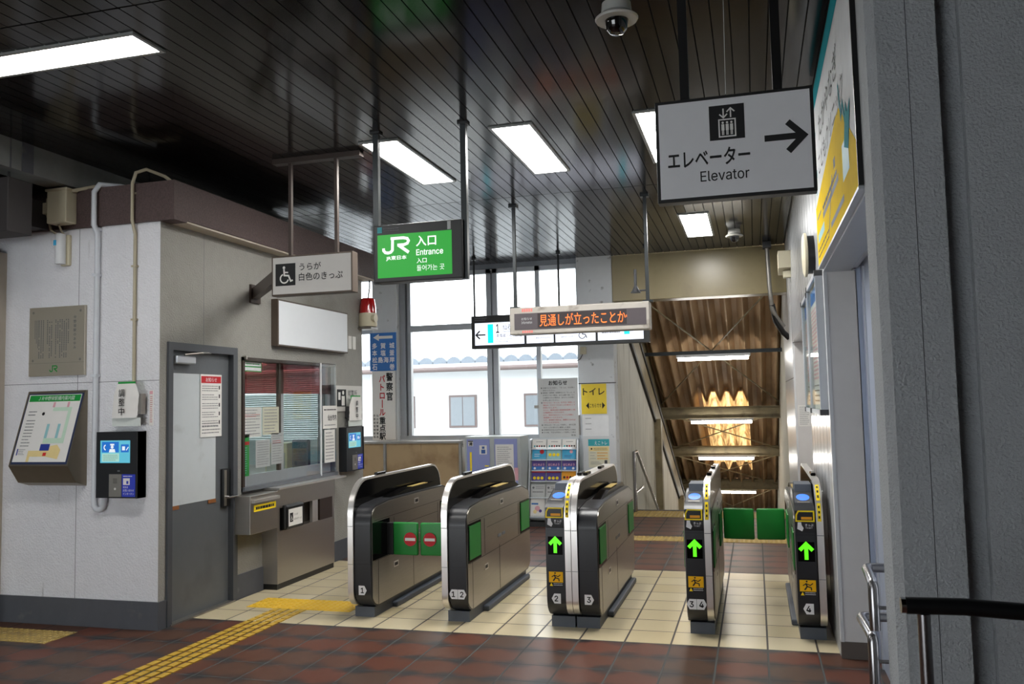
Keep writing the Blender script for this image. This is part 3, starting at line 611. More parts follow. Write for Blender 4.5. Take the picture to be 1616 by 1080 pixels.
b = MB(); b.tube([(-9.3, 19.9, 0), (-9.3, 19.9, 2.4)], .05, 'facade'); b.build('downpipe', hs)
b = MB()
for z in (.5, .95): b.box(-12, -2.4, 16.0, 16.03, z, z+.04, 'white_plastic')
x = -12
while x < -2.45: b.box(x, x+.025, 16.0, 16.03, -.3, .95, 'white_plastic'); x += .2
b.build('fence', label='pale white railing outside below the windows', cat='fence')

# ================================================================== CEILING LIGHTS, CAMERAS
lt = None
def panel(x0, x1, y0, y1, lab, grp='recessed ceiling lights'):
    t = thing('ceiling_light', lab, 'light', ((x0+x1)/2, (y0+y1)/2, H), grp)
    b = MB(); f = .022
    for q in ((x0-f, x0, y0-f, y1+f), (x1, x1+f, y0-f, y1+f), (x0, x1, y0-f, y0), (x0, x1, y1, y1+f)): b.box(*q, H-.012, H+.005, 'light_frame')
    b.build('frame', t); b = MB(); b.box(x0, x1, y0, y1, H-.008, H-.002, 'lamp'); b.build('diffuser', t)
panel(-2.69, -2.42, 5.62, 6.83, 'lit ceiling panel light above the green entrance sign')
panel(-1.69, -1.42, 5.60, 6.84, 'lit ceiling panel light in the middle, above the display board')
panel(-.69, -.42, 5.62, 6.85, 'lit ceiling panel light partly behind the elevator sign')
panel(-.68, -.40, 8.95, 10.2, 'small far lit ceiling panel light below the elevator sign')
panel(-4.22, -2.98, 3.56, 3.77, 'long lit ceiling light at upper left over the booth wall')
panel(-4.2, -2.95, .3, .5, 'added fill light on the ceiling behind the viewer, left side');  # unseen extra panel, added as fill from behind the camera
def domecam(x, y, s, lab):
    t = thing('security_camera', lab, 'camera', (x, y, H), 'dome security cameras'); b = MB()
    b.lathe((x, y, H), [(.10*s, -.085*s), (.105*s, -.075*s), (.075*s, -.05*s), (.07*s, 0)][::-1], 'camera_white'); b.build('housing', t, smooth=True)
    b = MB(); b.lathe((x, y, H-.08*s), [(.002, -.075*s), (.03*s, -.07*s), (.05*s, -.05*s), (.058*s, 0)], 'dome_black'); b.build('dome', t, smooth=True)
domecam(-.57, 4.02, 1.0, 'white dome security camera at the top edge, near'); domecam(-.15, 10.0, .95, 'small dome security camera before the cream beam')

# ================================================================== HANGING SIGNS
# green entrance sign
t = thing('entrance_sign', 'lit green entrance sign hanging on two black poles', 'sign', (-2.17, 5.45, H)); F = FY(-2.5, 5.39, 2.425); W_, H_ = .65, .4
b = MB(); b.box(-2.5, -1.85, 5.39, 5.51, 2.425, 2.825, 'black_frame', bev=.006); b.build('frame', t)
for x in (-2.495, -1.845):
    b = MB(); b.box(x-.02, x+.02, 5.42, 5.46, 2.42, H, 'pole_dark'); b.box(x-.035, x+.035, 5.405, 5.475, H-.015, H, 'black'); b.build('pole', t)
b = MB(); b.quad(F, .03, .03, .575, .33, .002, 'lit_green'); sf = b.build('sign_face', t)
b = MB(); L_ = .0035; jr_logo(b, F.at(.068, .195), .205, .115, L_, 'lit_letter'); b.build('logo', sf); b = MB()
b.text(F, 'JR東日本', .095, .147, .245, .18, L_, 'lit_letter', bold=.02); b.text(F, '入口', .318, .235, .462, .305, L_, 'lit_letter', bold=.02); b.text(F, 'Entrance', .318, .172, .512, .212, L_, 'lit_letter', bold=.012)
b.text(F, '入口', .320, .118, .392, .152, L_, 'lit_letter', bold=.01); b.text(F, '들어가는 곳', .320, .064, .52, .104, L_, 'lit_letter')
b.build('lettering', sf); b = MB(); b.quad(F, .03, .345, .065, .385, L_, 'teal'); b.lines(F, .07, .19, .38, .35, 2, L_, 'ink_grey', seed=2); b.quad(F, .545, .335, .57, .392, L_, 'paper_grey'); b.build('caption', t)
# wheelchair ticket sign
t = thing('ticket_sign', 'hanging sign with wheelchair symbol and words about white-backed tickets', 'sign', (-3.18, 5.78, H)); F = FY(-3.52, 5.75, 2.43)
b = MB(); b.box(-3.52, -2.84, 5.75, 5.84, 2.43, 2.735, 'sign_brown', bev=.004); b.build('frame', t); b = MB(); b.quad(F, .012, .012, .668, .293, .001, 'sign_face'); sf = b.build('sign_face', t)
for x in (-3.38, -2.99):
    b = MB(); b.box(x-.012, x+.012, 5.78, 5.81, 2.735, H-.04, 'brown_metal'); b.build('pole', t)
b = MB(); b.box(-3.52, -2.78, 5.76, 5.83, H-.04, H-.001, 'brown_metal'); b.build('ceiling_bar', t)
b = MB(); b.prism([(-3.54, 5.79), (-3.5, 5.83), (BX+.03, 6.60), (BX, 6.60), (BX, 6.545)], 2.535, 2.63, 'z', 'brown_metal'); b.box(BX, BX+.02, 6.5, 6.65, 2.5, 2.66, 'brown_metal'); b.build('bracket', t)
b = MB(); b.quad(F, .035, .075, .205, .245, .002, 'ink'); wheelchair(b, F.at(.045, .085), .15, .003, 'paper'); b.build('pictogram', sf); b = MB(); b.text(F, 'うらが', .24, .185, .42, .24, .003, 'ink', bold=.008); b.text(F, '白色のきっぷ', .235, .105, .60, .165, .003, 'ink', bold=.008); b.build('lettering', sf)
# elevator sign
Ye = 3.3; t = thing('elevator_sign', 'large white elevator sign with black arrow hanging at upper right', 'sign', (-.04, Ye, H)); F = FY(-.33, Ye, 2.335); W_, H_ = .585, .4
b = MB(); b.box(-.33, .255, Ye, Ye+.06, 2.335, 2.735, 'black_frame', bev=.003); b.build('frame', t); b = MB(); b.quad(F, .013, .013, W_-.013, H_-.013, .001, 'sign_face_cool'); sf = b.build('sign_face', t)
for x in (-.215, .13):
    b = MB(); b.box(x-.017, x+.017, Ye+.015, Ye+.045, 2.735, H, 'black'); b.build('pole', t)
b = MB(); l = .002; b.quad(F, .205, .225, .335, .36, l, 'ink'); e = F.at(.205, .225, 0)
b.stroke(e, [(.036, .012), (.096, .012), (.096, .078), (.036, .078)], .005, l+.001, 'paper', True)
for i in range(3):
    u = .05+i*.016; b.disc(e, u, .066, .0045, l+.001, 'paper', 10); b.quad(e, u-.0055, .036, u+.0055, .06, l+.001, 'paper'); b.quad(e, u-.004, .018, u-.0008, .036, l+.001, 'paper'); b.quad(e, u+.0008, .018, u+.004, .036, l+.001, 'paper')
arrow(b, e, .053, .103, .036, .005, l+.001, 'paper', -90); arrow(b, e, .08, .103, .036, .005, l+.001, 'paper', 90)
b.build('pictogram', sf); b = MB(); b.text(F, 'エレベーター', .045, .13, .35, .195, l, 'ink', bold=.02); b.text(F, 'Elevator', .165, .07, .345, .11, l, 'ink', bold=.004); b.build('lettering', sf); b = MB(); arrow(b, F, .475, .213, .14, .024, l, 'ink'); b.build('arrow', sf)
b = MB(); b.tube([(-.06, Ye-.01, 2.735), (-.055, Ye-.005, 3.1), (-.065, Ye, H)], .0012, 'paper_grey', 5); b.build('string', t)
# LED board
t = thing('display_board', 'beige display board with orange scrolling characters hanging on two poles', 'display board', (-1.57, 7.95, H)); F = FY(-2.24, 7.88, 2.23); W_, H_ = 1.34, .26
b = MB(); b.box(-2.24, -.9, 7.88, 8.05, 2.23, 2.49, 'led_case', bev=.012); b.build('case', t)
for x, s_ in ((-2.2, 1), (-.92, 1)):
    b = MB(); b.box(x-.015, x+.015, 7.95, 7.98, 2.49, H, 'pole_dark'); b.box(x-.045, x+.045, 7.92, 8.01, 2.488, 2.505, 'pole_dark'); b.box(x-.04, x+.04, 7.92, 8.01, H-.02, H-.001, 'pole_dark'); b.build('pole', t)
b = MB(); b.tube([(-1.03, 7.96, 2.62), (-1.03, 7.96, 2.8)], .014, 'dark_grey'); b.lathe((-1.03, 7.96, 2.58), [(.05, 0), (.03, .03), (.012, .07)], 'dark_grey', 12); b.tube([(-1.03, 7.96, 2.6), (-.92, 7.965, 2.6)], .008, 'dark_grey'); b.build('microphone', t, smooth=True)
b = MB(); b.box(-2.19, -.93, 7.874, 7.884, 2.275, 2.43, 'led_window'); b.build('window', t)
b = MB(); b.quad(F, .28, .055, 1.13, .195, .0075, 'led_black'); b.text(F, 'お知らせ', .12, .135, .225, .16, .0075, 'paper_grey'); b.text(F, 'Information', .12, .10, .225, .125, .0075, 'paper_grey')
b.text(F, '見通しが立ったことか', .3, .068, 1.12, .182, .009, 'led_orange'); b.quad(F, 1.125, .12, 1.132, .14, .009, 'led_orange')
for i in range(5): b.quad(F, .125+i*.022, .215, .140+i*.022, .245, .002, 'led_red'); b.quad(F, .125+i*.022, .012, .140+i*.022, .035, .002, 'led_red')
b.build('lettering', t)
# platform sign
t = thing('platform_sign', 'wide lit white platform direction sign behind the display board', 'sign', (-2.37, 10.63, H)); F = FY(-3.53, 10.58, 2.29); W_, H_ = 2.31, .43
b = MB(); b.box(-3.53, -1.22, 10.58, 10.70, 2.29, 2.72, 'black_frame', bev=.005); b.build('frame', t)
for x in (-3.5, -2.36, -1.24):
    b = MB(); b.tube([(x, 10.64, 2.72), (x, 10.64, H)], .014, 'pole_dark', 8); b.lathe((x, 10.64, H), [(.03, -.03), (.03, 0)], 'pole_dark', 10); b.build('pole', t)
b = MB()
for u0, u1 in ((.05, .715), (.745, 1.1), (1.125, 1.64), (1.67, 2.24)): b.quad(F, u0, .045, u1, .335, .002, 'lit_white')
sf = b.build('sign_face', t)
b = MB(); l = .0035; arrow(b, F, .13, .18, .13, .018, l, 'ink', 180); b.build('arrow', sf); b = MB(); b.quad(F, .225, .07, .3, .315, l, 'lit_cyan'); b.build('line_colour_bar', sf); b = MB(); b.quad(F, 2.0, .11, 2.07, .32, l, 'lit_cyan'); b.build('line_colour_bar', sf); b = MB(); b.text(F, '1', .34, .2, .38, .31, l, 'ink', bold=.01); b.text(F, '仙石線', .43, .235, .62, .305, l, 'ink'); b.text(F, 'Senseki Line', .43, .205, .62, .225, l, 'ink_grey')
b.text(F, '本塩釜・石巻方面', .34, .14, .69, .185, l, 'ink'); b.text(F, 'for Hon-Shiogama', .34, .105, .55, .125, l, 'ink_grey'); b.text(F, '& Ishinomaki', .34, .075, .5, .095, l, 'ink_grey'); b.text(F, 'Restrooms', .87, .1, 1.06, .125, l, 'ink_grey'); b.text(F, 'Restrooms', 1.2, .1, 1.38, .125, l, 'ink_grey')
b.build('lettering', sf); b = MB(); b.ring(F, 1.47, .12, .035, .045, l, 'ink', 110, 345); b.stroke(F, [(1.47, .2), (1.475, .135), (1.51, .13), (1.53, .085)], .012, l, 'ink'); b.build('pictogram', sf); b = MB(); b.lines(F, 1.72, 1.95, .16, .12, 1, l, 'ink_grey', seed=6, ragged=0)
b.lines(F, .05, .25, .41, .36, 2, l, 'ink_grey', seed=3); b.build('caption', t)
# blank signboard over the ticket window
t = thing('signboard', 'blank white signboard in a brown frame above the ticket window', 'sign', (BX, 7.5, 2.14)); b = MB(); b.box(BX, BX+.07, 6.85, 8.24, 2.14, 2.57, 'sign_brown', bev=.004); b.build('frame', t)
b = MB(); b.quad(FXp(BX+.07, 6.85, 2.14), .015, .015, 1.375, .415, .001, 'blank_white'); b.build('sign_face', t)
# fare adjustment sign
def d_fare(b, F, w_, h_, l):
    b.quad(F, .03, .05, .24, h_-.04, l, 'ink'); b.quad(F, .06, .12, .11, h_-.07, l+.0005, 'paper'); b.disc(F, .17, h_-.075, .022, l+.0005, 'paper', 12); b.quad(F, .135, .06, .205, h_-.11, l+.0005, 'paper')
    b.text(F, '精算所', .28, .155, .5, .225, l, 'ink'); b.text(F, 'Fare Adjustment', .28, .10, .58, .135, l, 'ink_grey')
sheet('fare_sign', FXp(BX, 8.06, 1.53), .62, .27, 'white fare adjustment sign on the booth wall beside the ticket window', cat='sign', mt='sign_face', th=.012, draw=d_fare)
# blue direction sign + patrol board on the window pillar
F = FY(-5.23, YB-.085, 2.07); b = MB(); b.fbox(F, 0, .40, 0, .54, -.012, 0, 'blue_sign'); l = .001
b.poly(F, [(.05, .475), (.14, .525), (.14, .495), (.35, .495), (.35, .455), (.14, .455), (.14, .425)][::-1], l, 'paper')
for ri, row in enumerate(('多賀城', '本塩釜', '松島海岸', '石巻')):
    n = len(row); us = {3: (.035, .165, .3), 4: (.035, .125, .21, .3), 2: (.035, .3)}[n]
    for u, ch in zip(us, row): b.text(F, ch, u, .315-ri*.1, u+.075, .395-ri*.1, l, 'ink_white', bold=.022)
b.build('direction_sign', label='blue direction sign with white left arrow on the window pillar', cat='sign')
F = FY(-5.2, YB-.085, 1.1); b = MB(); b.fbox(F, 0, .345, 0, .965, -.012, 0, 'paper'); l = .001
b.vtext(F, '警察官', .265, .945, .125, .137, l, 'ink', bold=.028, wx=.85); b.vtext(F, 'パトロール', .152, .915, .115, .117, l, 'ink_red', bold=.028, wx=.85); b.vtext(F, '重点駅', .152, .325, .108, .108, l, 'ink', bold=.028, wx=.9)
b.vtext(F, '仙台東警察署長', .075, .36, .036, .05, l, 'ink', bold=.012); b.vtext(F, '多賀城管理駅長', .03, .36, .036, .05, l, 'ink', bold=.012)
b.build('patrol_board', label='white police patrol board with black and red vertical characters', cat='sign')

# ================================================================== WALL ITEMS ON BOOTH FRONT
F = FY(-5.37, BY, 1.86); t = thing('plaque', 'engraved steel plaque with vertical text on the booth front wall', 'plaque', (-5.1, BY, 1.86))
b = MB(); b.box(-5.37, -4.85, BY-.022, BY, 1.86, 2.39, 'plaque_steel', bev=.003); b.build('plate', t); b = MB(); l = .0235
for u in (.04, .48):
    for v in (.12, .49): b.disc(F, u, v, .01, l, 'steel_dull', 12)
b.vtext(F, '中野栄駅のあゆみ', .43, .455, .026, .033, l, 'ink_grey', bold=.01)
rr = random.Random(4)
for i in range(15):
    u = .37-i*.0195; n = 22 if i % 5 else 14
    if i in (7, 11): continue
    for k in range(n):
        if rr.random() < .9: b.quad(F, u-.004, .43-k*.0135-.009, u+.004, .43-k*.0135, l, 'ink_grey')
for i in range(3):
    for k in range(18-3*i): b.quad(F, .085-i*.014-.003, .43-k*.012-.008, .085-i*.014+.003, .43-k*.012, l, 'ink_grey')
b.build('lettering', t); b = MB(); jr_logo(b, F.at(.2, .03), .075, .05, l, 'green'); b.build('logo', t); b = MB(); b.quad(F, 0.0, .098, .52, .1, l-.0003, 'steel_dull'); b.build('seam', t)
# station map stand
t = thing('map_board', 'sloping steel station map board on the booth front wall', 'map', (-5.1, BY, 1.03))
pts = [(BY, 1.03), (BY-.1, 1.06), (BY-.19, 1.19), (BY-.015, 1.745), (BY, 1.745)]
b = MB(); b.prism(pts, -5.37, -4.835, 'x', 'map_steel'); b.build('housing', t)
dv = V3((0, .175, .555)); Lm = dv.length; F = Fr((-5.37, BY-.19, 1.19), (1, 0, 0), dv)
b = MB(); b.quad(F, .015, .012, .525, Lm-.02, .002, 'map_navy'); b.quad(F, .025, .03, .51, Lm-.03, .003, 'paper'); sf = b.build('map_sheet', t)
b = MB(); l = .0045; b.quad(F, .035, Lm-.085, .505, Lm-.035, l, 'green'); b.text(F, 'ＪＲ中野栄駅構内案内図', .12, Lm-.077, .45, Lm-.043, l+.001, 'ink_white')
b.quad(F, .28, .42, .45, .45, l, 'map_mint'); b.quad(F, .42, .18, .45, .42, l, 'map_mint'); b.quad(F, .26, .17, .45, .21, l+.0003, 'map_mint'); b.quad(F, .26, .2, .285, .32, l, 'pale_teal'); b.quad(F, .36, .2, .385, .32, l, 'pale_teal')
b.quad(F, .15, .07, .34, .115, l, 'map_yellow'); b.quad(F, .15, .03, .175, .08, l, 'map_yellow'); b.poly(F, [(.32, .07), (.43, .05), (.44, .12), (.4, .16), (.34, .15)], l+.0003, 'map_yellow'); b.quad(F, .25, .115, .335, .165, l+.0006, 'map_blue'); b.quad(F, .29, .075, .32, .1, l+.0009, 'map_red'); b.quad(F, .27, .45, .29, .49, l, 'pink'); b.quad(F, .4, .45, .42, .49, l, 'pink')
b.disc(F, .2, .4, .013, l, 'ink', 12); b.lines(F, .06, .15, .43, .38, 2, l, 'ink_grey', seed=3); b.lines(F, .06, .14, .36, .14, 9, l, 'ink_grey', seed=5, th=.25); b.quad(F, .045, .08, .055, .13, l, 'map_blue'); b.lines(F, .06, .12, .13, .08, 4, l, 'ink_grey', seed=6); b.build('map_drawing', sf)
# intercoms
def intercom(F, w_, h_, dp, lab):
    t = thing('intercom', lab, 'intercom', F.p(w_/2, 0), 'black intercom terminals'); b = MB(); b.fbox(F, 0, w_, 0, h_, -dp, 0, 'device_black'); b.fbox(F, w_*.97, w_, -.001, h_+.001, -dp, .006, 'black'); b.build('case', t)
    b = MB(); l = .0015; s0, s1, r0, r1 = .1*w_, .82*w_, .53*h_, .87*h_; b.quad(F, s0, r0, s1, r1, l, 'screen_cyan'); b.quad(F, s0+.04*w_, r0+.16*h_, s0+.45*w_, r1-.02*h_, l+.0006, 'screen_blue'); b.quad(F, s0+.5*w_, r0+.16*h_, s1-.03*w_, r1-.06*h_, l+.0006, 'screen_blue'); b.quad(F, s0+.04*w_, r0+.02*h_, s0+.46*w_, r0+.145*h_, l+.0006, 'screen_pale')
    u = s0+.29*w_; v = r0+.16*h_; b.poly(F, [(u-.08*w_, v), (u+.08*w_, v), (u+.06*w_, v+.05*h_), (u-.06*w_, v+.05*h_)], l+.0012, 'screen_white'); b.disc(F, u, v+.08*h_, .035*w_, l+.0012, 'screen_white', 12); b.quad(F, u-.05*w_, v+.105*h_, u+.05*w_, v+.13*h_, l+.0012, 'screen_white'); b.ring(F, s0+.14*w_, v+.075*h_, .035*w_, .06*w_, l+.0012, 'screen_white', 100, 260, 10); b.quad(F, s0+.53*w_, r0+.19*h_, s0+.6*w_, r0+.25*h_, l+.0012, 'screen_white'); b.stroke(F, [(s0+.63*w_, r0+.19*h_), (s0+.68*w_, r0+.24*h_)], .02*w_, l+.0012, 'screen_white'); b.lines(F, s0+.07*w_, s0+.43*w_, r0+.13*h_, r0+.03*h_, 4, l+.0012, 'ink_grey', seed=2, th=.25)
    b.build('screen', t); b = MB(); b.disc(F, .47*w_, .41*h_, .025*w_, l, 'black', 12); b.quad(F, .52*w_, .4*h_, .58*w_, .42*h_, l, 'ink_grey'); b.build('camera_eye', t)
    b = MB(); b.fbox(F, .32*w_, .62*w_, .02*h_, .36*h_, 0, .003, 'steel_dull'); b.lines(F, .42*w_, .52*w_, .3*h_, .22*h_, 3, .0036, 'ink', seed=1, ragged=0, dash=False); b.disc(F, .47*w_, .14*h_, .025*w_, .0036, 'paper', 10); b.build('call_panel', t)
    b = MB(); b.quad(F, .63*w_, .02*h_, .95*w_, .36*h_, l, 'blue_deep'); b.quad(F, .66*w_, .2*h_, .82*w_, .3*h_, l+.0006, 'paper'); b.quad(F, .74*w_, .215*h_, .79*w_, .26*h_, l+.0012, 'blue_deep'); b.text(F, 'お問い合わせ', .66*w_, .1*h_, .92*w_, .135*h_, l+.0006, 'ink_white'); b.text(F, 'インターホン', .66*w_, .05*h_, .92*w_, .085*h_, l+.0006, 'ink_white'); b.text(F, '駅係員', .66*w_, .15*h_, .78*w_, .18*h_, l+.0006, 'ink_white'); b.lines(F, .66*w_, .92*w_, .35*h_, .31*h_, 1, l+.0006, 'ink_white', seed=3); b.build('sticker', t)
intercom(FY(-4.67, BY-.09, .95), .36, .48, .09, 'black intercom with lit blue screen on the booth front wall')
intercom(FXp(BX+.09, 8.15, .9), .4, .46, .09, 'black intercom with lit screen at the end of the booth side wall')
# bags over card readers
def bagged(F, w_, h_, lab, txt):
    t = thing('card_reader', lab, 'card reader', F.p(w_/2, 0), 'bagged card readers'); b = MB(); b.fbox(F, .06, w_-.01, .03, h_-.1, -.07, -.012, 'dark_grey'); b.build('reader_body', t)
    bm = bmesh.new(); bmesh.ops.create_grid(bm, x_segments=8, y_segments=9, size=.5)
    r_ = random.Random(5)
    for v in bm.verts: x, y = v.co.x+.5, v.co.y+.5; tp = .72+.28*min(1, (1-y)*3); p = F.p(w_*(.5+(x-.5)*tp)+.02*y, h_*y, .006+.02*math.sin(x*3.1)*(1-y*.6)+r_.uniform(-.003, .003)); v.co = p
    b = MB(); b.bm(bm, 'paper'); b.build('paper_bag', t, smooth=True)
    b = MB(); F2 = Fr(F.p(0, 0, .033), F.U, F.V)
    for i, ch in enumerate(txt): b.text(F2, ch, w_*.36, h_*(.62-.27*i)-.0, w_*.36+h_*.2, h_*(.62-.27*i)+h_*.22, 0, 'ink', bold=.01)
    b.build('lettering', t)
    b = MB(); b.fbox(F, .05, w_*.9, h_*.9, h_*1.06, 0, .006, 'green'); b.fbox(F, -.0, w_*1.1, -.06, .0, -.004, .002, 'bag_plastic'); b.fbox(F, w_*.98, w_*1.12, .1*h_, .7*h_, -.05, .0, 'steel_dull'); b.build('plastic_sleeve', t)
bagged(FY(-4.545, BY-.075, 1.53), .22, .25, 'card reader wrapped in a paper bag above the front intercom', '調整中')
bagged(FXp(BX+.08, 8.22, 1.43), .3, .25, 'card reader wrapped in a paper bag over the side intercom', '調整中')
sheet('warning_strip', FY(-4.285, BY, 1.47), .035, .26, 'narrow white strip notice near the booth corner', th=.003, draw=lambda b, F, w_, h_, l: (b.quad(F, .004, h_-.03, w_-.004, h_-.006, l, 'pink'), b.lines(F, .008, w_-.006, h_-.04, .02, 14, l, 'ink_red', seed=4)))
# conduits, boxes
b = MB(); x = -4.745; pts = [(x+.22, BY+.35, 3.3), (x+.1, BY+.1, 3.31), (x+.03, BY-.04, 3.3), (x, BY-.06, 3.24), (x, BY-.06, 2.99), (x+.005, BY-.026, 2.93), (x, BY-.024, .93)]+[(x+.045-.045*math.cos(a), BY-.024, .90-.045*math.sin(a)) for a in (.4, .8, 1.2, 1.57, 2, 2.4, 2.8)]+[(x+.09, BY-.024, .95)]
b.tube(pts, .021, 'conduit_white', 10)
for z in (2.95, 2.6, 1.84): b.box(x-.024, x+.024, BY-.05, BY, z, z+.02, 'conduit_white')
b.build('conduit', smooth=True, label='white cable conduit with hooked end on the booth front wall', cat='conduit')
b = MB(); x = -4.41; pts = [(x+.18, BY+.25, 3.3), (x+.15, BY+.12, 3.36), (x+.08, BY, 3.39), (x+.02, BY-.04, 3.36), (x, BY-.05, 3.28), (x, BY-.05, 3.0), (x, BY-.016, 2.9), (x, BY-.016, 1.79)]
b.tube(pts, .013, 'conduit_beige', 8)
for z in (3.2, 2.65, 2.25): b.box(x-.02, x+.02, BY-.034, BY, z, z+.014, 'conduit_beige')
b.build('conduit', smooth=True, label='thin beige conduit running down to the bagged card reader', cat='conduit')
t = thing('junction_box', 'beige junction box with cables on the booth fascia', 'box', (-5.02, BY-.03, 3.0)); b = MB(); b.box(-5.11, -4.93, BY-.14, BY-.03, 3.01, 3.27, 'beige_plastic', bev=.008); b.build('case', t); b = MB(); b.box(-5.12, -4.92, BY-.15, BY-.03, 3.255, 3.275, 'beige_plastic', bev=.004); b.build('lid', t)
b = MB(); b.tube([(-5.11, BY-.08, 3.24), (-5.17, BY-.07, 3.22), (-5.18, BY-.06, 3.1), (-5.16, BY-.04, 2.98), (-5.08, BY-.04, 2.93)], .009, 'conduit_beige', 7); b.tube([(-5.05, BY-.08, 3.01), (-5.06, BY-.04, 2.96), (-5.03, BY-.03, 2.93)], .008, 'conduit_beige', 7); b.tube([(-4.93, BY-.08, 3.26), (-4.8, BY+.0, 3.3), (-4.6, BY+.2, 3.3)], .014, 'conduit_beige', 8); b.build('cable', t, smooth=True); b = MB(); b.box(-5.2, -5.12, BY-.09, BY-.03, 3.1, 3.19, 'conduit_beige', bev=.006); b.build('socket', t)
t = thing('sensor', 'white rounded sensor unit below the junction box', 'sensor', (-5.05, BY, 2.7)); b = MB(); b.box(-5.08, -5.0, BY-.03, BY, 2.70, 2.94, 'beige_plastic', bev=.008); b.build('back_plate', t); b = MB(); b.tube([(-5.055, BY-.055, 2.71), (-5.055, BY-.055, 2.94)], .038, 'white_plastic', 16); b.box(-5.085, -5.06, BY-.0955, BY-.09, 2.85, 2.89, 'cyan_flat'); b.build('tube_body', t, smooth=True)
t = thing('duct', 'dark box duct under the ceiling at the left edge', 'duct', (-5.6, 4.8, 2.84)); b = MB(); b.box(-6.4, -4.91, 4.66, 4.87, 2.84, 3.22, 'duct_dark', bev=.004); b.build('case', t); b = MB(); b.tube([(-5.02, 4.77, 3.22), (-5.02, 4.77, 3.3)], .01, 'black', 6); b.tube([(-6.2, 4.77, 3.22), (-6.2, 4.77, H)], .01, 'black', 6); b.build('hanger', t); b = MB(); b.box(-5.5, -5.2, 4.87, BY-.03, 2.99, 3.2, 'duct_dark'); b.build('branch', t)
# beacon
t = thing('beacon', 'red rotating beacon with beige siren at the booth corner', 'beacon', (-4.14, 8.7, 2.44)); b = MB(); b.box(-4.22, -4.04, 8.62, 8.8, 2.43, 2.45, 'steel_dull'); b.build('bracket', t); b = MB(); b.lathe((-4.12, 8.71, 2.46), [(.098, 0), (.105, .02), (.098, .15)], 'beige_plastic', 20); b.lathe((-4.03, 8.66, 2.55), [(.03, -.02), (.05, .03)], 'beige_plastic', 14, 'x'); b.build('siren', t, smooth=True)
b = MB(); b.lathe((-4.12, 8.71, 2.61), [(.094, 0), (.09, .08), (.076, .16), (.06, .17)], 'beacon_red', 20); b.build('red_lens', t, smooth=True); b = MB(); b.tube([(-4.13, 8.74, 2.78), (-4.12, 8.76, 2.9), (-4.1, 8.72, 3.0)], .008, 'black', 6); b.build('cable', t)
b = MB(); b.box(BX, BX+.008, 8.38, 8.45, 2.2, 2.34, 'paper'); b.box(BX, BX+.008, 8.48, 8.55, 2.2, 2.34, 'paper'); b.build('label_strip', label='pair of small white label strips below the beacon', cat='label')
# ------------------------------------------------------------------ counter front below the ticket window
t = thing('ticket_counter', 'stainless counter cabinet below the ticket window', 'counter', (BX, 7.15, 0)); xc = -4.05
b = MB(); b.box(BX, xc, 6.70, 7.75, .05, .50, 'steel'); b.box(BX, xc, 6.70, 7.75, .70, .86, 'steel'); b.box(BX, xc, 6.70, 6.74, .50, .70, 'steel'); b.box(BX, xc, 7.71, 7.75, .50, .70, 'steel'); b.box(BX, BX+.05, 6.74, 7.71, .5, .7, 'steel_dull'); b.box(xc-.03, xc-.0, 7.32, 7.42, .5, .7, 'steel_rim'); b.box(xc-.06, xc+.001, 7.46, 7.71, .5, .7, 'brown_metal'); b.build('cabinet_body', t)
b = MB(); b.box(BX, xc-.01, 6.71, 7.75, 0, .05, 'black'); b.build('plinth', t)
b = MB(); b.box(BX, xc+.01, 6.72, 8.0, .862, .878, 'steel_rim'); b.build('counter_top', t)
t = thing('steel_box', 'stainless hatch box with yellow label under the ticket window', 'box', (xc, 6.35, .5)); b = MB(); b.box(BX, xc+.015, 6.26, 6.69, .54, .855, 'steel', bev=.003); b.build('case', t); b = MB(); b.box(xc+.015, xc+.04, 6.28, 6.68, .795, .82, 'steel_rim'); b.build('handle', t)
b = MB(); F = FXp(xc+.016, 6.31, .72); b.quad(F, 0, 0, .34, .055, .001, 'yellow'); b.lines(F, .03, .31, .05, .005, 1, .002, 'ink', seed=4, ragged=0, th=.5); b.build('label', t)
t = thing('ticket_box', 'black box with wheelchair label on the stainless counter', 'box', (xc, 6.85, .5)); b = MB(); b.box(BX+.052, xc+.04, 6.78, 7.10, .502, .72, 'black', bev=.02); b.build('case', t); F = FXp(xc+.04, 6.82, .53)
b = MB(); b.quad(F, 0, 0, .24, .15, .001, 'paper'); b.quad(F, .02, .035, .075, .115, .002, 'ink'); wheelchair(b, F.at(.022, .045), .05, .003, 'paper'); b.text(F, 'うらが', .09, .085, .16, .105, .002, 'ink'); b.text(F, '白色のきっぷ', .09, .045, .22, .065, .002, 'ink'); b.build('label', t)

# ================================================================== TICKET GATES
Y0 = 5.90; Y1 = 7.70
def body_prof(ins=0., top=.86):
    p = [(Y0+.14, .075+ins)]; p += arc(Y0+.15+ins*0, .075+.15, .15-ins, 270, 180)[0:]; p += [(Y0+ins, .70)]; p += arc(Y0+.13, .70, .13-ins, 180, 92)
    p += [(Y0+.35, top-.012-ins), (Y0+.9, top-.012-ins), (Y0+1.55, top-.02-ins), (Y1-.03, top-.075-ins)]; p += [(Y1-ins, top-.12)]; p += arc(Y1-.1, .175, .1-ins, 0, -90); return p
def plate_prof(ins=0., y0=None, y1=None):
    a = Y0-.02; e = Y1+.05
    return arc(a+.12, .21, .12-ins, 270, 180)+[(a+ins, .75)]+arc(a+.26, .765, .26-ins, 180, 90, 9)+arc(e-.22, 1.025-.22, .22-ins, 90, 0, 8)+arc(e-.08, .17, .08-ins, 0, -90)
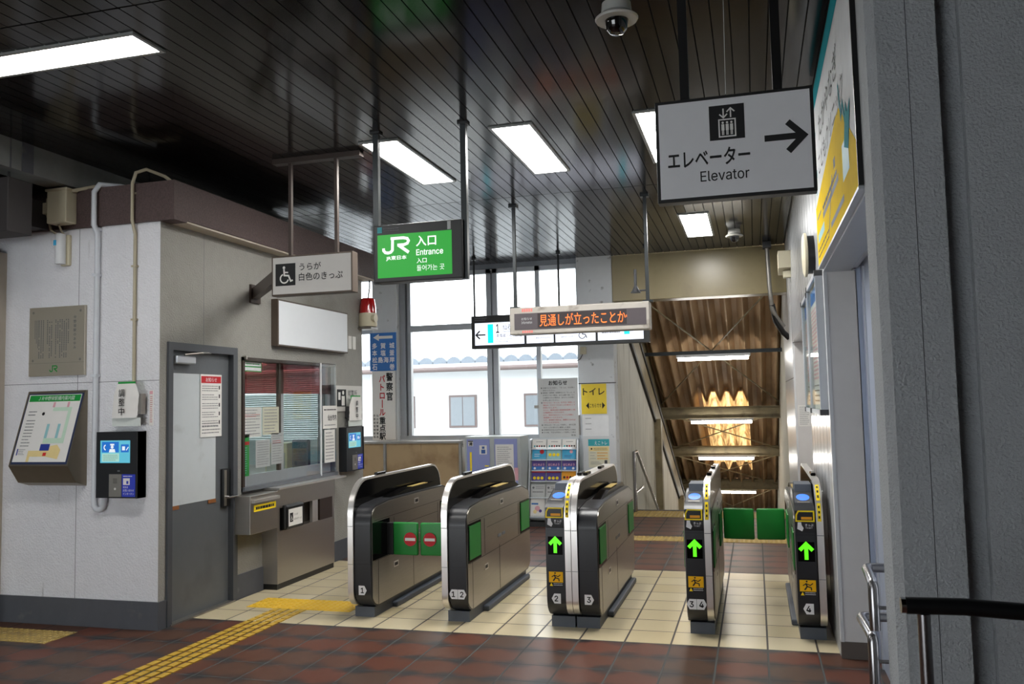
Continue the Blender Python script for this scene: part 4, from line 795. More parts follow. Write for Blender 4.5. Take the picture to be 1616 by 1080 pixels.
def pent(b, F, u, v, s, n, right, l):
    d = 1 if right else -1; pts = [(u-d*s*.5, v-s*.55), (u+d*s*.25, v-s*.55), (u+d*s*.55, v), (u+d*s*.25, v+s*.55), (u-d*s*.5, v+s*.55)]
    b.poly(F, pts if right else pts[::-1], l, 'ink_white'); b.text(F, n, u-s*.2, v-s*.3, u+s*.16, v+s*.3, l+.001, 'ink', keep='c', bold=.02)
def pad(b, F, y0, y1, z0, z1, open_=False):
    b.fbox(F, y0-.012, y1+.012, z0-.016, z1+.016, -.02, .002, 'gate_gloss')
    if not open_: b.fbox(F, y0, y1, z0, z1, .0, .014, 'green_pad')
def side_detail(t, x, sgn, open_front=False, open_rear=False, text=True):
    # x: outer side plane, sgn +1 faces +X
    F = Fr((x, 0, 0), (0, 1, 0), (0, 0, 1)) if sgn > 0 else Fr((x, 0, 0), (0, -1, 0), (0, 0, 1)); s = sgn
    def bx(b, y0, y1, z0, z1, l0, l1, mt):
        b.fbox(F, min(s*y0, s*y1), max(s*y0, s*y1), z0, z1, l0, l1, mt)
    b = MB()
    for y in (Y0+.13, Y0+.82): bx(b, y, y+.004, .09, .42 if y < 6.5 else .44, 0, .0012, 'black')
    bx(b, Y0+.07, Y1-.01, .418, .422, 0, .0012, 'black'); bx(b, Y0+.5, Y1-.4, .62, .623, 0, .0012, 'black'); bx(b, Y0+.43, Y0+.434, .43, .70, 0, .0012, 'black'); bx(b, Y0+.07, Y1-.33, .715, .718, 0, .0012, 'black'); bx(b, Y1-.4, Y1-.396, .43, .70, 0, .0012, 'black')
    for y, z in ((Y0+.9, .775), (Y0+.46, .33)): bx(b, y-.045, y+.045, z-.022, z+.022, 0, .003, 'steel_rim'); bx(b, y-.03, y+.03, z-.012, z+.012, .003, .004, 'black')
    if text:
        for i in range(2): bx(b, Y0+.78+i*.12, Y0+.87+i*.12, .5, .525, 0, .0012, 'ink_grey')
    b.build('panel_seams', t)
    for nm, y0, y1, op in (('front', Y0+.045, Y0+.33, open_front), ('rear', Y1-.33, Y1-.03, open_rear)):
        b = MB(); bx(b, y0-.012, y1+.012, .425, .705, -.001, .002, 'gate_gloss'); b.build('flap_recess', t)
        if not op: b = MB(); bx(b, y0+.012, y1-.012, .446, .688, .001, .007, 'green_pad'); b.build('flap', t)
def gate(xb0, xb1, xp0, xp1, lab, reader=False, nums=(), of=False, orr=False, both=False, ysticker=False):
    right = xb0 > xp0           # body to the right of the partition
    t = thing('ticket_gate', lab, 'ticket gate', ((xb0+xb1)/2, 6.8, 0), 'automatic ticket gates'); gap = .001
    b = MB(); b.prism(body_prof(), xb0+gap, xb1-gap, 'x', 'gate_black'); b.build('body', t, smooth=True)
    xo = xb1 if right else xb0; s = 1 if right else -1
    b = MB(); pr = [(max(p, Y0+.03), min(q, .845)) for p, q in body_prof(.012)]; b.prism(pr, min(xo-s*.004, xo+s*.004), max(xo-s*.004, xo+s*.004), 'x', 'steel_side'); b.build('side_panel', t)
    side_detail(t, xo+s*.004, s, of if right or both else False, orr)
    b = MB(); b.box(xb0+.01 if not right else xp0+.005, xb1-.012 if right else xp1-.005, Y0+.09, Y1-.12, 0, .075, 'foot_grey'); b.box(xo-.02 if s > 0 else xo-.032, xo+.032 if s > 0 else xo+.02, Y0+.42, Y1-.14, 0, .042, 'foot_grey', bev=.01); b.build('base', t)
    # partition plate
    b = MB(); b.prism(plate_prof(), xp0+gap, xp1-gap, 'x', 'steel_rim'); b.build('partition', t, smooth=True)
    b = MB(); b.prism(plate_prof(.016), xp0+gap-.0015, xp1-gap+.0015, 'x', 'gate_gloss'); b.build('partition_panel', t, smooth=True)
    F = FY(0, Y0, 0); cx = (xb0+xb1)/2; wb = xb1-xb0
    b = MB(); b.quad(F, xb0+.003, .683, xb1-.003, .686, .001, 'black'); b.quad(F, xb0+.003, .405, xb1-.003, .408, .001, 'black'); b.quad(F, xp0+.002, .683, xp1-.002, .687, .0215, 'ink_grey'); b.quad(F, xp0+.002, .405, xp1-.002, .408, .0215, 'ink_grey'); b.build('cover_seams', t)
    # top: raised ticket transport
    b = MB(); b.prism([(Y0+.42, .845), (Y0+.8, .885), (Y0+1.45, .885), (Y0+1.6, .84)], xb0+.02, xb1-.035, 'x', 'gate_gloss'); b.build('ticket_transport', t)
    b = MB(); b.box(xb0+.03, xb1-.05, Y0+.95, Y0+1.3, .885, .888, 'yellow_worn'); b.build('ticket_outlet', t)
    b = MB()
    for dy in ((.42, .62) if not (reader and right is False and xp1-xp0 < .04) else (.42,)): pass
    b.box(xp0+.006, xp1-.006, Y0+.44, Y0+.60, 1.024, 1.046, 'gate_gloss', bev=.006); b.build('sensor_head', t)
    if nums[0][0] == '3': b = MB(); b.box(xp0+.006, xp1-.006, Y0+1.05, Y0+1.2, 1.024, 1.046, 'gate_gloss', bev=.006); b.build('sensor_head', t)
    b = MB()
    for k, (n, rg) in enumerate(nums):
        u = cx+(-.032+.064*k if len(nums) > 1 else 0); pent(b, F, u, .215, .062, n, rg, .002)
    b.build('number_sticker', t)
    if reader:
        b = MB(); b.prism([(Y0-.004, .70), (Y0-.012, .77), (Y0-.006, .84), (Y0+.02, .865), (Y0+.27, .945), (Y0+.3, .95), (Y0+.55, .93), (Y0+.6, .84), (Y0+.1, .70)], xb0+.003, xb1-.003, 'x', 'gate_black'); b.prism([(Y0+.24, .93), (Y0+.26, .985), (Y0+.5, .985), (Y0+.58, .93)], xb0+.02, xb1-.003, 'x', 'foot_grey'); b.build('reader_head', t, smooth=True)
        Fs = Fr((cx, Y0+.02, .865), (1, 0, 0), (0, .25, .08)); b = MB(); b.quad(Fs, -wb*.42, .05, wb*.42, .22, .001, 'dark_grey'); b.quad(Fs, -wb*.3, .055, wb*.3, .07, .002, 'steel_dull'); b.disc(Fs, 0, .14, wb*.32, .002, 'reader_blue', 28, .052); b.text(Fs, 'ICカード', -.02, .13, .02, .148, .003, 'ink_red'); b.build('card_display', t)
        Ft = FY(cx, Y0-.012, 0); b = MB(); q = [(-wb*.42, .775), (wb*.42, .775), (wb*.42, .838), (-wb*.30, .838), (-wb*.40, .815)]; b.stroke(Ft, q, .009, .004, 'yellow', True); b.poly(Ft, q, .002, 'black'); b.quad(Ft, -wb*.18, .785, wb*.33, .802, .0035, 'orange'); b.build('ticket_slot', t)
        b = MB(); b.poly(Ft, [(-.05, .725), (-.02, .71), (-.01, .73), (-.022, .75), (-.024, .768), (-.045, .768)], .0055, 'ink_white'); b.text(Ft, 'きっぷ', 0., .742, wb*.38, .758, .0055, 'ink_white', bold=.02); b.text(Ft, 'TICKET', 0., .728, wb*.34, .737, .0055, 'ink_white'); b.build('ticket_label', t)
        b = MB(); b.quad(F, cx-.052, .515, cx+.052, .64, .0015, 'gate_gloss'); arrow(b, F, cx, .577, .1, .024, .0025, 'arrow_green', 90); b.build('arrow_display', t)
        b = MB(); b.quad(F, cx-.05, .325, cx+.05, .398, .0015, 'sticker_amber'); b.stroke(F, [(cx-.02, .335), (cx-.004, .357), (cx-.012, .378)], .009, .0025, 'ink'); b.stroke(F, [(cx-.004, .357), (cx+.02, .35), (cx+.022, .333)], .007, .0025, 'ink'); b.disc(F, cx-.006, .389, .006, .0025, 'ink', 10); b.stroke(F, [(cx-.03, .362), (cx-.01, .375), (cx+.015, .365), (cx+.032, .378)], .006, .0027, 'ink')
        b.quad(F, cx-.05, .298, cx+.05, .325, .0015, 'ink'); b.poly(F, [(cx-.046, .3), (cx-.022, .3), (cx-.034, .322)], .0025, 'yellow'); b.lines(F, cx-.018, cx+.046, .323, .301, 2, .0025, 'ink_white', seed=3, ragged=0); b.build('warning_sticker', t)
        b = MB(); a = Y0-.02
        for a0, a1 in ((178, 152), (148, 118)):
            pts = arc(a+.26, .765, .2625, a0, a1, 5); vs = []
            for p, z in pts: vs += [(xp0+.01, p, z), (xp1-.012, p, z)]
            b.add(vs, [(2*i, 2*i+1, 2*i+3, 2*i+2) for i in range(5)], 'yellow')
            pts = arc(a+.26, .765, .2635, a0-4, a1+4, 5); vs = []
            for p, z in pts: vs += [((xp0+xp1)/2-.006, p, z), ((xp0+xp1)/2+.004, p, z)]
            b.add(vs, [(2*i, 2*i+1, 2*i+3, 2*i+2) for i in range(0, 5, 2)], 'ink')
        b.build('rim_sticker', t)
    return t
def flap(t, x0, x1, y, mark=None, bend=0.):
    b = MB(); b.box(x0, x1, y-.016, y+.016, .425, .675, 'green_pad', bev=.013, seg=3)
    if bend:
        for v in b.v: k = (v.x-x0)/(x1-x0) if bend > 0 else (x1-v.x)/(x1-x0); v.y -= abs(bend)*k*k
    f = b.build('flap', t, smooth=True)
    if mark:
        u, yy = mark; b = MB(); F = FY(u, yy, .55); b.disc(F, 0, 0, .052, 0, 'ink_red', 28); b.quad(F, -.042, -.012, .042, .01, .001, 'paper'); b.build('no_entry_mark', f)
g1 = gate(-2.92, -2.79, -2.965, -2.92, 'ticket gate numbered 1 at far left beside the yellow paving', nums=(('1', True),), of=True)
g2 = gate(-2.175, -2.04, -2.222, -2.175, 'ticket gate with stickers 1 and 2, second from left', nums=(('1', False), ('2', True)))
g3 = gate(-1.45, -1.312, -1.31, -1.266, 'ticket gate numbered 2 with green arrow, left half of the middle pair', reader=True, nums=(('2', False),))
g4 = gate(-1.218, -1.085, -1.264, -1.22, 'ticket gate numbered 3, right half of the middle pair', nums=(('3', True),))
g5 = gate(-.49, -.362, -.36, -.315, 'ticket gate with stickers 3 and 4 and green arrow', reader=True, nums=(('3', False), ('4', True)))
g6 = gate(.215, .345, .347, .392, 'ticket gate numbered 4 with green arrow against the right wall', reader=True, nums=(('4', False),), orr=True)
b = MB(); pr = [(max(p, Y0+.03), min(q, .83)) for p, q in body_prof(.014)]; b.prism(pr, -.316, -.309, 'x', 'steel_side'); b.build('side_panel', g5); side_detail(g5, -.309, 1, False, True)
flap(g1, -2.745, -2.53, 6.22, (-2.59, 6.186), .012); flap(g2, -2.512, -2.223, 6.22, (-2.43, 6.187), -.012)
b = MB(); b.box(-2.79, -2.735, 6.19, 6.245, .43, .67, 'black_frame'); b.build('flap_hinge', g1)
b = MB(); b.box(-.309, -.296, 6.92, 7.28, .43, .68, 'green_pad', bev=.005); b.build('flap_pad', g5); b = MB(); b.box(.2, .211, 6.92, 7.28, .43, .68, 'green_pad', bev=.005); b.build('flap_pad', g6)
flap(g5, -.29, -.045, 7.34, None, .02); flap(g6, -.025, .195, 7.34, None, -.02)

# ================================================================== BACK OF HALL
# low partition of stained boards
t = thing('partition', 'low plywood partition with steel frame below the windows', 'partition', (-4.5, 10.55, 0)); b = MB()
for x in (-5.6, -4.76, -3.7): b.box(x-.015, x+.015, 10.53, 10.58, 0, 1.09, 'steel_dull')
b.box(-5.6, -3.68, 10.51, 10.6, 1.075, 1.105, 'steel_dull'); b.build('frame', t)
for x0, x1 in ((-5.58, -5.2), (-5.2, -4.78), (-4.74, -4.24), (-4.24, -3.72)):
    b = MB(); b.box(x0+.004, x1-.004, 10.545, 10.565, .05, 1.075, 'plywood'); b.build('panel', t)
# pale blue cabinet
t = thing('cabinet', 'grey cabinet with two pale blue doors beside the leaflet rack', 'cabinet', (-3.25, 10.7, 0)); b = MB(); X0, X1, YF = -3.62, -2.88, 10.5
b.box(X0, X1, YF, YF+.4, 0, 1.155, 'cabinet_grey'); b.build('body', t); F = FY(X0, YF, 0)
for i, (u0, u1) in enumerate(((.03, .335), (.40, .7))):
    b = MB(); b.fbox(F, u0, u1, .08, 1.125, 0, .012, 'cabinet_blue'); b.build('door', t)
b = MB(); l = .0135; b.quad(F, .05, 1.035, .115, 1.105, l, 'paper'); b.text(F, '清', .055, 1.04, .11, 1.085, l+.001, 'ink', bold=.02); b.quad(F, .05, 1.09, .115, 1.103, l+.0005, 'ink'); b.quad(F, .2, .93, .3, 1.045, l, 'paper'); b.quad(F, .225, .94, .28, .99, l+.001, 'ink_blue'); b.quad(F, .235, 1.0, .27, 1.03, l+.001, 'ink_blue'); b.quad(F, .07, .7, .095, .96, l, 'yellow'); b.quad(F, .27, .775, .325, .79, l, 'yellow'); b.quad(F, .66, .6, .71, .76, l, 'pink'); b.build('stickers', t)
sheet('notice', FY(X0+.415, YF-.0145, .6), .24, .455, 'white typed notice on the right blue cabinet door', draw=d_lines(16, None, False, 12))
# leaflet rack
t = thing('leaflet_rack', 'grey metal leaflet rack standing against the window', 'rack', (-2.53, 10.95, 0)); RX0, RX1 = -2.865, -2.215; ly = lambda z: 10.98-.22*(1.09-z); 
b = MB(); b.prism([(ly(.12)+.05, .08), (ly(.12)-.02, .08), (ly(1.09)-.02, 1.09), (ly(1.09)+.01, 1.09)], RX0, RX1, 'x', 'cabinet_grey'); b.build('back_panel', t)
b = MB()
for x in (RX0, RX1-.02): b.prism([(ly(.1)+.05, .05), (ly(.1)-.07, .05), (ly(1.09)-.06, 1.09), (ly(1.09)+.01, 1.1)], x, x+.02, 'x', 'alu')
b.build('side_frame', t)
rows = (.975, .835, .70, .565, .36, .12)
for z in rows: 
    b = MB(); b.box(RX0+.02, RX1-.02, ly(z)-.06, ly(z)-.01, z-.012, z, 'alu'); b.box(RX0+.02, RX1-.02, ly(z)-.062, ly(z)-.058, z-.012, z+.02, 'acrylic'); b.build('shelf', t)
b = MB(); b.box(RX0, RX1, ly(.1)-.1, ly(.1)+.06, 0, .06, 'black'); b.build('base', t)
names = {0: 'white leaflet with row of small figures', 1: 'sky blue leaflet', 2: 'purple and blue leaflet', 3: 'purple leaflet with yellow discs', 4: 'pale grey text leaflet', 5: 'large pale pictorial leaflet'}
cols3 = ('left', 'middle', 'right'); rown = ('top', 'second', 'third', 'fourth', 'fifth', 'bottom')
def leaflet(ri, ci):
    z = rows[ri]; w_ = .185; h_ = (.12, .14, .13, .13, .16, .25)[ri]; x0 = RX0+.035+ci*.2
    F = Fr((x0, ly(z)-.034, z+.001), (1, 0, 0), (0, .22, 1)); b = MB(); base = ('paper', 'cyan_flat', 'purple', 'purple', 'paper_grey', 'paper')[ri]
    if (ri, ci) == (1, 1): base = 'pale_teal'
    if (ri, ci) == (3, 2): base = 'orange'
    b.fbox(F, 0, w_, 0, h_, -.006, 0, base); l = .001; r_ = random.Random(ri*7+ci); nm = names[ri]
    if ri == 0:
        b.lines(F, .05, .14, h_-.02, h_-.045, 1, l, 'ink_grey', seed=2, ragged=0)
        for k in range(5): b.disc(F, .03+k*.032, .03, .012, l, ('teal', 'ink', 'ink_red', 'ink', 'brown_metal')[k], 10)
    elif ri == 1:
        if ci == 1: [b.disc(F, .04+k*.052, .06, .022, l, 'yellow', 14) for k in range(3)]; nm = 'pale leaflet with three yellow discs'
        elif ci == 0: b.disc(F, .13, .1, .03, l, 'ink_red', 16); b.lines(F, .03, .12, .08, .03, 2, l, 'ink_white', seed=3); nm = 'sky blue leaflet with red disc'
        else: b.disc(F, .12, .1, .022, l, 'pink', 16); b.lines(F, .03, .15, .06, .02, 2, l, 'purple', seed=3); nm = 'sky blue leaflet with pink disc'
    elif ri == 2:
        b.text(F, 'はじめよう', .02, .055, .165, .085, l, 'pink', bold=.03); b.quad(F, 0, 0, w_, .045, l, 'blue_sign'); b.disc(F, .04, .022, .016, l+.0005, 'ink_white', 12); b.disc(F, .15, .022, .016, l+.0005, 'ink_white', 12)
    elif ri == 3:
        if ci == 2:
            nm = 'orange leaflet with dark figures'
            for k in range(4): b.disc(F, .035+k*.04, .045, .016, l, ('brown_metal', 'ink_red', 'ink', 'brown_metal')[k], 10)
        else:
            b.quad(F, 0, h_-.025, w_, h_-.005, l, 'map_red'); [b.disc(F, .04+k*.05, .035, .02, l, 'yellow', 12) for k in range(3)]
    elif ri == 4: b.disc(F, .03, .12, .015, l, 'ink_grey', 12); b.lines(F, .06, .17, .14, .1, 2, l, 'ink_grey', seed=5); b.lines(F, .02, .16, .08, .05, 1, l, 'ink', seed=6, ragged=0)
    else: b.quad(F, .01, .15, .1, .17, l, 'blue_sign'); b.disc(F, .09, .1, .035, l, 'pink', 16); b.disc(F, .06, .06, .025, l+.0005, 'map_yellow', 12); b.disc(F, .13, .07, .02, l+.0005, 'purple', 12)
    b.build('leaflet', label='%s, %s row %s of the rack' % (nm, rown[ri], cols3[ci]), cat='leaflet', group='leaflets in the rack')
for ri in range(6):
    for ci in range(3):
        if ri >= 4 and ci == 2: continue
        leaflet(ri, ci)
# notice board in front of the window
F = FY(-2.755, 11.02, 1.11); b = MB(); b.fbox(F, 0, .53, 0, .78, -.012, 0, 'paper_grey'); b.box(-2.24, -2.22, 11.03, 11.12, 1.14, 1.4, 'steel_dull'); b.box(-2.82, -2.73, 11.032, YB+.05, 1.5, 1.54, 'steel_dull'); l = .001
b.text(F, 'お知らせ', .14, .69, .39, .75, l, 'ink', bold=.03)
tx = (('お乗りになる前に、「きっぷ」をお買い', 0), ('求めください。', 0), ('乗車券・回数券・定期券などの「きっぷ」を', 0), ('お持ちでない場合、または乗り越しなど', 0), ('の精算をされる場合は、あらかじめ係員に', 0), ('お申し出ください。', 0), ('次のように「きっぷ」を不正に使用した', 1), ('場合は、そのすべてのきっぷを無効として', 1), ('回収いたします。', 1), ('さらに、乗車区間の普通旅客運賃と2倍', 1), ('の増運賃をいただきます。', 1), ('また、特急料金などについても同様に', 1), ('増運賃をいただきます。', 1), ('なお、定期券の場合は、期間をさかのぼ', 1), ('っていただきます。', 1), ('２枚以上の「きっぷ」を使用し、途中区間', 0), ('のきっぷを持たずに乗車した場合', 0), ('定期券を記名人以外の方が使用した場合', 0), ('その他、不正な手段として使用した場合', 0))
for i, (s_, red) in enumerate(tx):
    v = .645-i*.0325; wdt = .43*min(1, len(s_)/18.); b.text(F, s_, .06, v, .06+wdt, v+.02, l, 'ink_red' if red else 'ink')
    if i in (0, 2, 6, 15, 17, 18): b.quad(F, .035, v+.002, .048, v+.016, l, 'ink')
b.text(F, '駅長', .43, .02, .49, .042, l, 'ink'); b.build('notice_board', label='white notice board of black and red text before the window', cat='notice board')
F = FY(-2.205, YB-.05, 1.41); b = MB(); b.fbox(F, 0, .335, 0, .395, 0, .005, 'yellow_sign'); b.text(F, 'トイレ', .025, .25, .31, .34, .006, 'ink', bold=.02); b.text(F, 'こちらです', .11, .085, .265, .135, .006, 'ink', bold=.012); b.poly(F, [(.06, .11), (.1, .065), (.1, .155)], .006, 'ink'); b.poly(F, [(.315, .11), (.275, .155), (.275, .065)], .006, 'ink'); b.build('toilet_sign', label='yellow toilet direction sign on the white column', cat='sign')
sheet('notice', FY(-2.2, YB-.05, 1.12), .35, .27, 'faded white sheet below the yellow toilet sign', mt='white_plastic', draw=lambda b, F, w_, h_, l: [b.quad(F, .04, h_-.04-i*.07, .12, h_-.034-i*.07, l, 'ink_grey') for i in range(3)])
def d_post(b, F, w_, h_, l):
    b.quad(F, 0, h_*.76, w_, h_, l, 'teal'); b.text(F, 'えこトレ', w_*.3, h_*.8, w_*.9, h_*.93, l+.001, 'ink_white'); b.quad(F, .01, h_*.58, w_-.01, h_*.73, l, 'map_yellow'); b.disc(F, w_*.15, h_*.66, .012, l+.001, 'ink', 10); b.lines(F, w_*.25, w_*.9, h_*.7, h_*.6, 2, l+.001, 'brown_metal', seed=2)
    for i in range(3): b.quad(F, w_*.4, h_*(.48-.1*i), w_*.92, h_*(.55-.1*i), l, 'map_yellow'); b.lines(F, w_*.42, w_*.9, h_*(.54-.1*i), h_*(.49-.1*i), 1, l+.001, 'ink_red', seed=i); b.lines(F, w_*.08, w_*.35, h_*(.54-.1*i), h_*(.5-.1*i), 1, l+.001, 'ink_grey', seed=i)
    b.quad(F, w_*.75, h_*.1, w_*.88, h_*.26, l+.001, 'dark_grey'); b.lines(F, w_*.1, w_*.65, h_*.22, h_*.1, 3, l+.001, 'ink_grey', seed=8)
sheet('poster', FY(-2.13, YB-.05, .71), .28, .37, 'teal and cream poster low on the white column', cat='poster', mt='paper_cream', draw=d_post)
b = MB(); b.box(-2.2, -2.12, YB-.09, YB-.05, 2.2, 2.3, 'beige_plastic', bev=.006); b.tube([(-2.17, YB-.07, 2.2), (-2.2, YB-.07, 2.14), (-2.25, YB-.04, 2.12)], .005, 'black', 6); b.build('socket_box', label='small beige socket on the white column', cat='socket')
# conduit at the right of the beam
b = MB(); b.box(.17, .27, 10.9, 11.05, H-.08, H-.001, 'dark_grey', bev=.005); b.tube([(.22, 10.97, H-.05), (.23, 10.97, 2.95), (.25, 10.97, 2.66), (.29, 11.02, 2.58), (.38, 11.1, 2.45)], .028, 'steel_dull', 10); b.tube([(.25, 10.97, 2.72), (.29, 11.05, 2.52), (.37, 11.1, 2.38), (.44, 11.14, 2.31)], .035, 'black', 8); b.build('conduit', smooth=True, label='steel conduit with black cable at the right end of the cream beam', cat='conduit')
t = thing('speaker', 'small cream box speaker high on the right wall', 'speaker', (RX, 9.9, 2.97)); b = MB(); b.prism([(9.75, 3.18), (10.05, 3.18), (10.05, 2.95), (9.8, 3.0)], RX-.13, RX, 'x', 'beige_plastic'); b.build('case', t); b = MB(); b.box(RX-.08, RX, 9.85, 9.95, 2.9, 2.97, 'beige_plastic'); b.build('bracket', t)
# boards on the right wall
def board(y0, y1, z0, z1, lab, mt, seed):
    t = thing('timetable_board', lab, 'notice board', (RX, (y0+y1)/2, z0), 'framed boards on the right wall'); b = MB(); f = .03
    for q in ((y0, y0+f, z0, z1), (y1-f, y1, z0, z1), (y0, y1, z0, z0+f), (y0, y1, z1-f, z1)): b.box(RX-.045, RX, *q, 'alu')
    b.build('frame', t); b = MB(); b.box(RX-.02, RX-.001, y0+f, y1-f, z0+f, z1-f, mt); F = FXm(RX-.02, y1-f, z0+f); w_, h_ = y1-y0-2*f, z1-z0-2*f
    b.quad(F, .02, h_-.12, w_-.02, h_-.02, .001, 'blue_sign'); b.lines(F, .04, w_-.04, h_-.15, .2, 18, .001, 'pink', seed=seed, th=.5); b.lines(F, .04, w_-.04, .18, .04, 4, .001, 'ink_grey', seed=seed+1); b.build('timetable', t)
    b = MB(); b.box(RX-.04, RX-.036, y0+f, y1-f, z0+f, z1-f, 'poly'); b.build('glass', t)
    b = MB()
    for y in (y0, y1-.03):
        for z in (z0, z1-.03): b.box(RX-.05, RX-.0, y-.003, y+.033, z-.003, z+.033, 'dark_grey')
    b.build('corner_cap', t)
board(5.68, 6.60, 1.46, 2.37, 'framed timetable board on the right wall, nearer of two', 'paper', 3)
board(6.66, 7.36, 1.46, 2.34, 'framed timetable board on the right wall, farther of two', 'paper_grey', 9)
b = MB(); b.lathe((RX, 6.3, 2.57), [(.13, -.075), (.155, -.065), (.155, -.05), (.14, -.045)][::-1], 'beige_plastic', 28, 'x'); b.lathe((RX, 6.3, 2.57), [(.135, -.05), (.135, -.0)], 'black', 24, 'x'); b.build('wall_clock', smooth=True, label='round pale clock seen edge-on above the framed boards', cat='clock')
B((RX+.02, .9, 10.3, 10.348, 0, 2.2, 'jamb_grey')).build('trim_3', label='grey jamb at the far end of the side passage', cat='jamb', kind=ST)
sheet('notice', FY(.47, 10.298, 1.24), .13, .24, 'small white notice on the grey jamb past the framed boards', draw=d_lines(10, None, False, 15))
# clinic billboard over lift recess
t = thing('billboard', 'white, teal and yellow clinic billboard high on the right wall', 'billboard', (RX, 4.4, 2.37)); y0, y1, z0, z1 = 3.43, 5.55, 2.37, 3.42; F = FXm(RX-.025, y1, z0); w_, h_ = y1-y0, z1-z0
b = MB(); b.box(RX-.025, RX, y0, y1, z0, z1, 'white_panel'); b.quad(F, 0, 0, w_, h_, .0008, 'print_white'); b.build('panel', t)
b = MB(); b.box(RX-.03, RX, y0-.012, y0, z0, z1, 'black'); b.box(RX-.03, RX, y0, y1, z0-.012, z0, 'alu'); b.build('frame', t)
b = MB(); l = .002; b.quad(F, 0, h_-.12, w_, h_, l, 'print_teal'); b.poly(F, [(0, 0), (w_, 0), (w_, .17), (w_*.72, .5), (w_*.66, .5), (0, .36)], l, 'print_yellow'); b.stroke(F, [(w_*.73, .60), (w_*.765, .42), (w_*.80, .47), (w_*.845, .30)], .022, l+.001, 'print_teal'); b.poly(F, [(w_*.80, .27), (w_*.875, .22), (w_*.93, .40), (w_*.88, .37), (w_*.85, .44)], l+.0015, 'print_teal')
b.stroke(F, [(.14, .42), (.12, .62), (.22, .78)], .02, l+.001, 'print_teal'); b.stroke(F, [(.14, .42), (.24, .55)], .02, l+.001, 'print_teal'); b.text(F, 'たかやなぎ', .45, .66, 1.55, .80, l+.001, 'ink', bold=.0); b.text(F, 'こどもクリニック', .35, .48, 1.75, .60, l+.001, 'ink')
b.quad(F, .5, .2, 1.4, .235, l+.001, 'ink_grey'); b.quad(F, .95, .06, 1.6, .09, l+.001, 'ink_grey'); b.stroke(F, [(.8, .05), (1.1, .3)], .02, l+.001, 'ink_grey'); b.lines(F, .5, 1.35, .28, .24, 1, l+.001, 'ink', seed=3, ragged=0, th=.6); b.quad(F, .1, .13, .55, .18, l+.001, 'pale_teal'); b.quad(F, 1.6, .14, 1.85, .3, l+.001, 'pale_teal'); b.lines(F, .08, .8, .1, .03, 2, l+.001, 'ink', seed=5); b.lines(F, .1, .5, .3, .25, 1, l+.001, 'ink_grey', seed=8); b.quad(F, 1.2, .3, 1.28, .35, l+.001, 'ink'); b.build('artwork', t)
# handrails at right
t = thing('handrail', 'black handrail on a steel post in front of the grey pillar', 'handrail', (.42, 2.5, 0)); b = MB(); b.tube([(.362, 2.5, 1.02), (.5, 2.5, 1.022), (.62, 2.5, 1.016), (1.6, 2.5, .985)], .022, 'rail_black', 14); b.build('rail', t, smooth=True); b = MB(); b.tube([(.35, 2.5, 1.02), (.362, 2.5, 1.02)], .021, 'chrome', 14); b.build('end_cap', t, smooth=True); b = MB(); b.tube([(.405, 2.5, 0), (.405, 2.5, 1.0)], .0165, 'rail_steel', 12); b.build('post', t, smooth=True); b = MB(); b.tube([(1.5, 2.5, 0), (1.5, 2.5, .98)], .0165, 'rail_steel', 12); b.build('post', t, smooth=True)
def loop(z, x, lab, x2):
    t = thing('handrail', lab, 'handrail', (x, 3.6, z), 'steel handrail ends beside the pillar'); b = MB()
    b.tube([(.64, 3.82, z), (x+.02, 3.82, z), (x+.004, 3.81, z), (x, 3.79, z), (x2, 3.52, z), (x2, 3.505, z-.004), (x2, 3.5, z-.02), (x2, 3.5, z-.17)], .019, 'rail_steel', 12); b.build('rail', t, smooth=True); b = MB(); b.tube([(x2, 3.51, z-.09), (.5, 3.51, z-.09), (.5, 3.42, z-.09)], .007, 'rail_steel', 8); b.build('bracket', t, smooth=True)
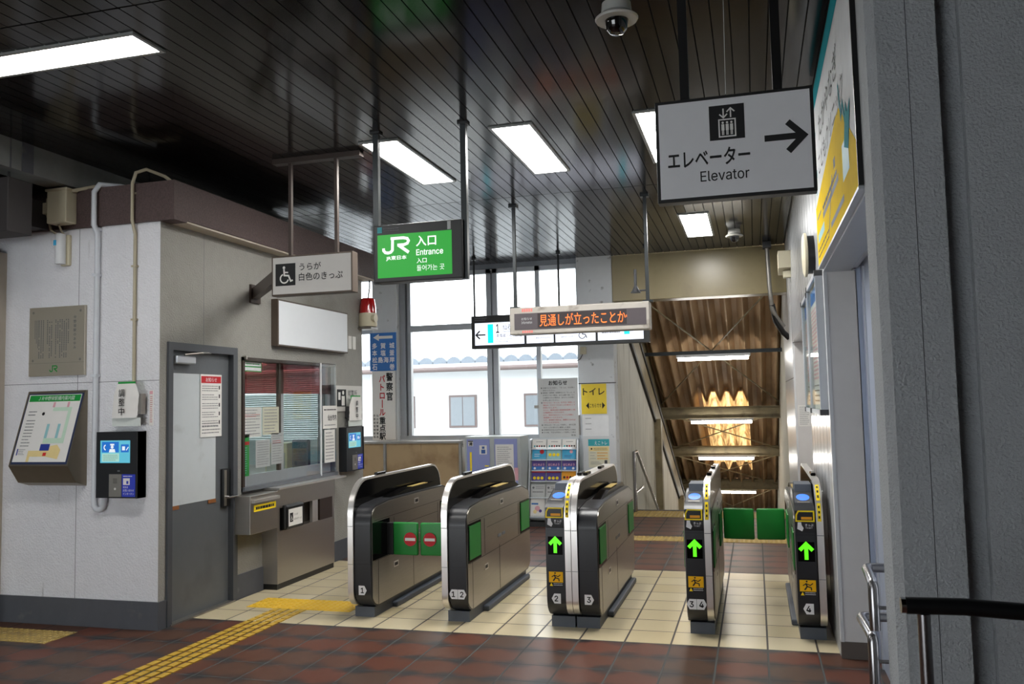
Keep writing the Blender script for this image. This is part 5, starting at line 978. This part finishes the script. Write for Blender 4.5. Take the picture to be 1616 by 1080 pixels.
loop(.872, .41, 'steel handrail end bent downwards beside the pillar, upper of two', .398); loop(.675, .38, 'steel handrail end bent downwards beside the pillar, lower of two', .388)

# ================================================================== TACTILE PAVING
def dots(x0, x1, y0, y1, mt, lab, n=6, kind='dot'):
    b = MB(); nx = max(1, round((x1-x0)/.3)); ny = max(1, round((y1-y0)/.3)); dx = (x1-x0)/nx; dy = (y1-y0)/ny; h = .004
    for i in range(nx):
        for j in range(ny):
            a, c = x0+i*dx, y0+j*dy
            if kind == 'dot': b.box(a+.002, a+dx-.002, c+.002, c+dy-.002, -.001, h, mt)
            if kind == 'dot':
                for p in range(n):
                    for q in range(n):
                        cx, cy = a+(p+.5)*dx/n, c+(q+.5)*dy/n; r0, r1 = .016, .010
                        vs = [(cx+r0*math.cos(k*math.pi/3), cy+r0*math.sin(k*math.pi/3), h) for k in range(6)]+[(cx+r1*math.cos(k*math.pi/3), cy+r1*math.sin(k*math.pi/3), h+.005) for k in range(6)]
                        b.add(vs, [(k, (k+1) % 6, 6+(k+1) % 6, 6+k) for k in range(6)]+[(6, 7, 8, 9, 10, 11)], mt)
            else:
                for p in range(4):
                    for q in range(3):
                        cx = a+(p+.5)*dx/4; b.box(cx-.024, cx+.024, c+q*dy/3+.008, c+(q+1)*dy/3-.008, -.001, .006, mt)
    return b.build('tactile_paving', label=lab, cat='tactile paving', group='yellow tactile paving')
dots(-3.97, -3.06, 6.1, 6.42, 'yellow_bright', 'bright yellow studded paving in front of the stainless counter')
dots(-3.72, -3.42, 2.8, 6.1, 'yellow_dull', 'long strip of yellow bar paving leading toward the booth', kind='bar')
dots(-6.55, -4.75, 4.88, 5.18, 'yellow_worn', 'pale worn studded paving at the left edge before the booth wall')
dots(-1.8, .4, 9.78, 10.08, 'yellow_worn', 'worn yellow studded row on the floor behind gates 3 and 4')
dots(-1.7, .4, 11.75, 12.35, 'yellow_worn', 'worn studded paving at the head of the stairs')

C.objects.unlink(_fo); bpy.data.objects.remove(_fo)
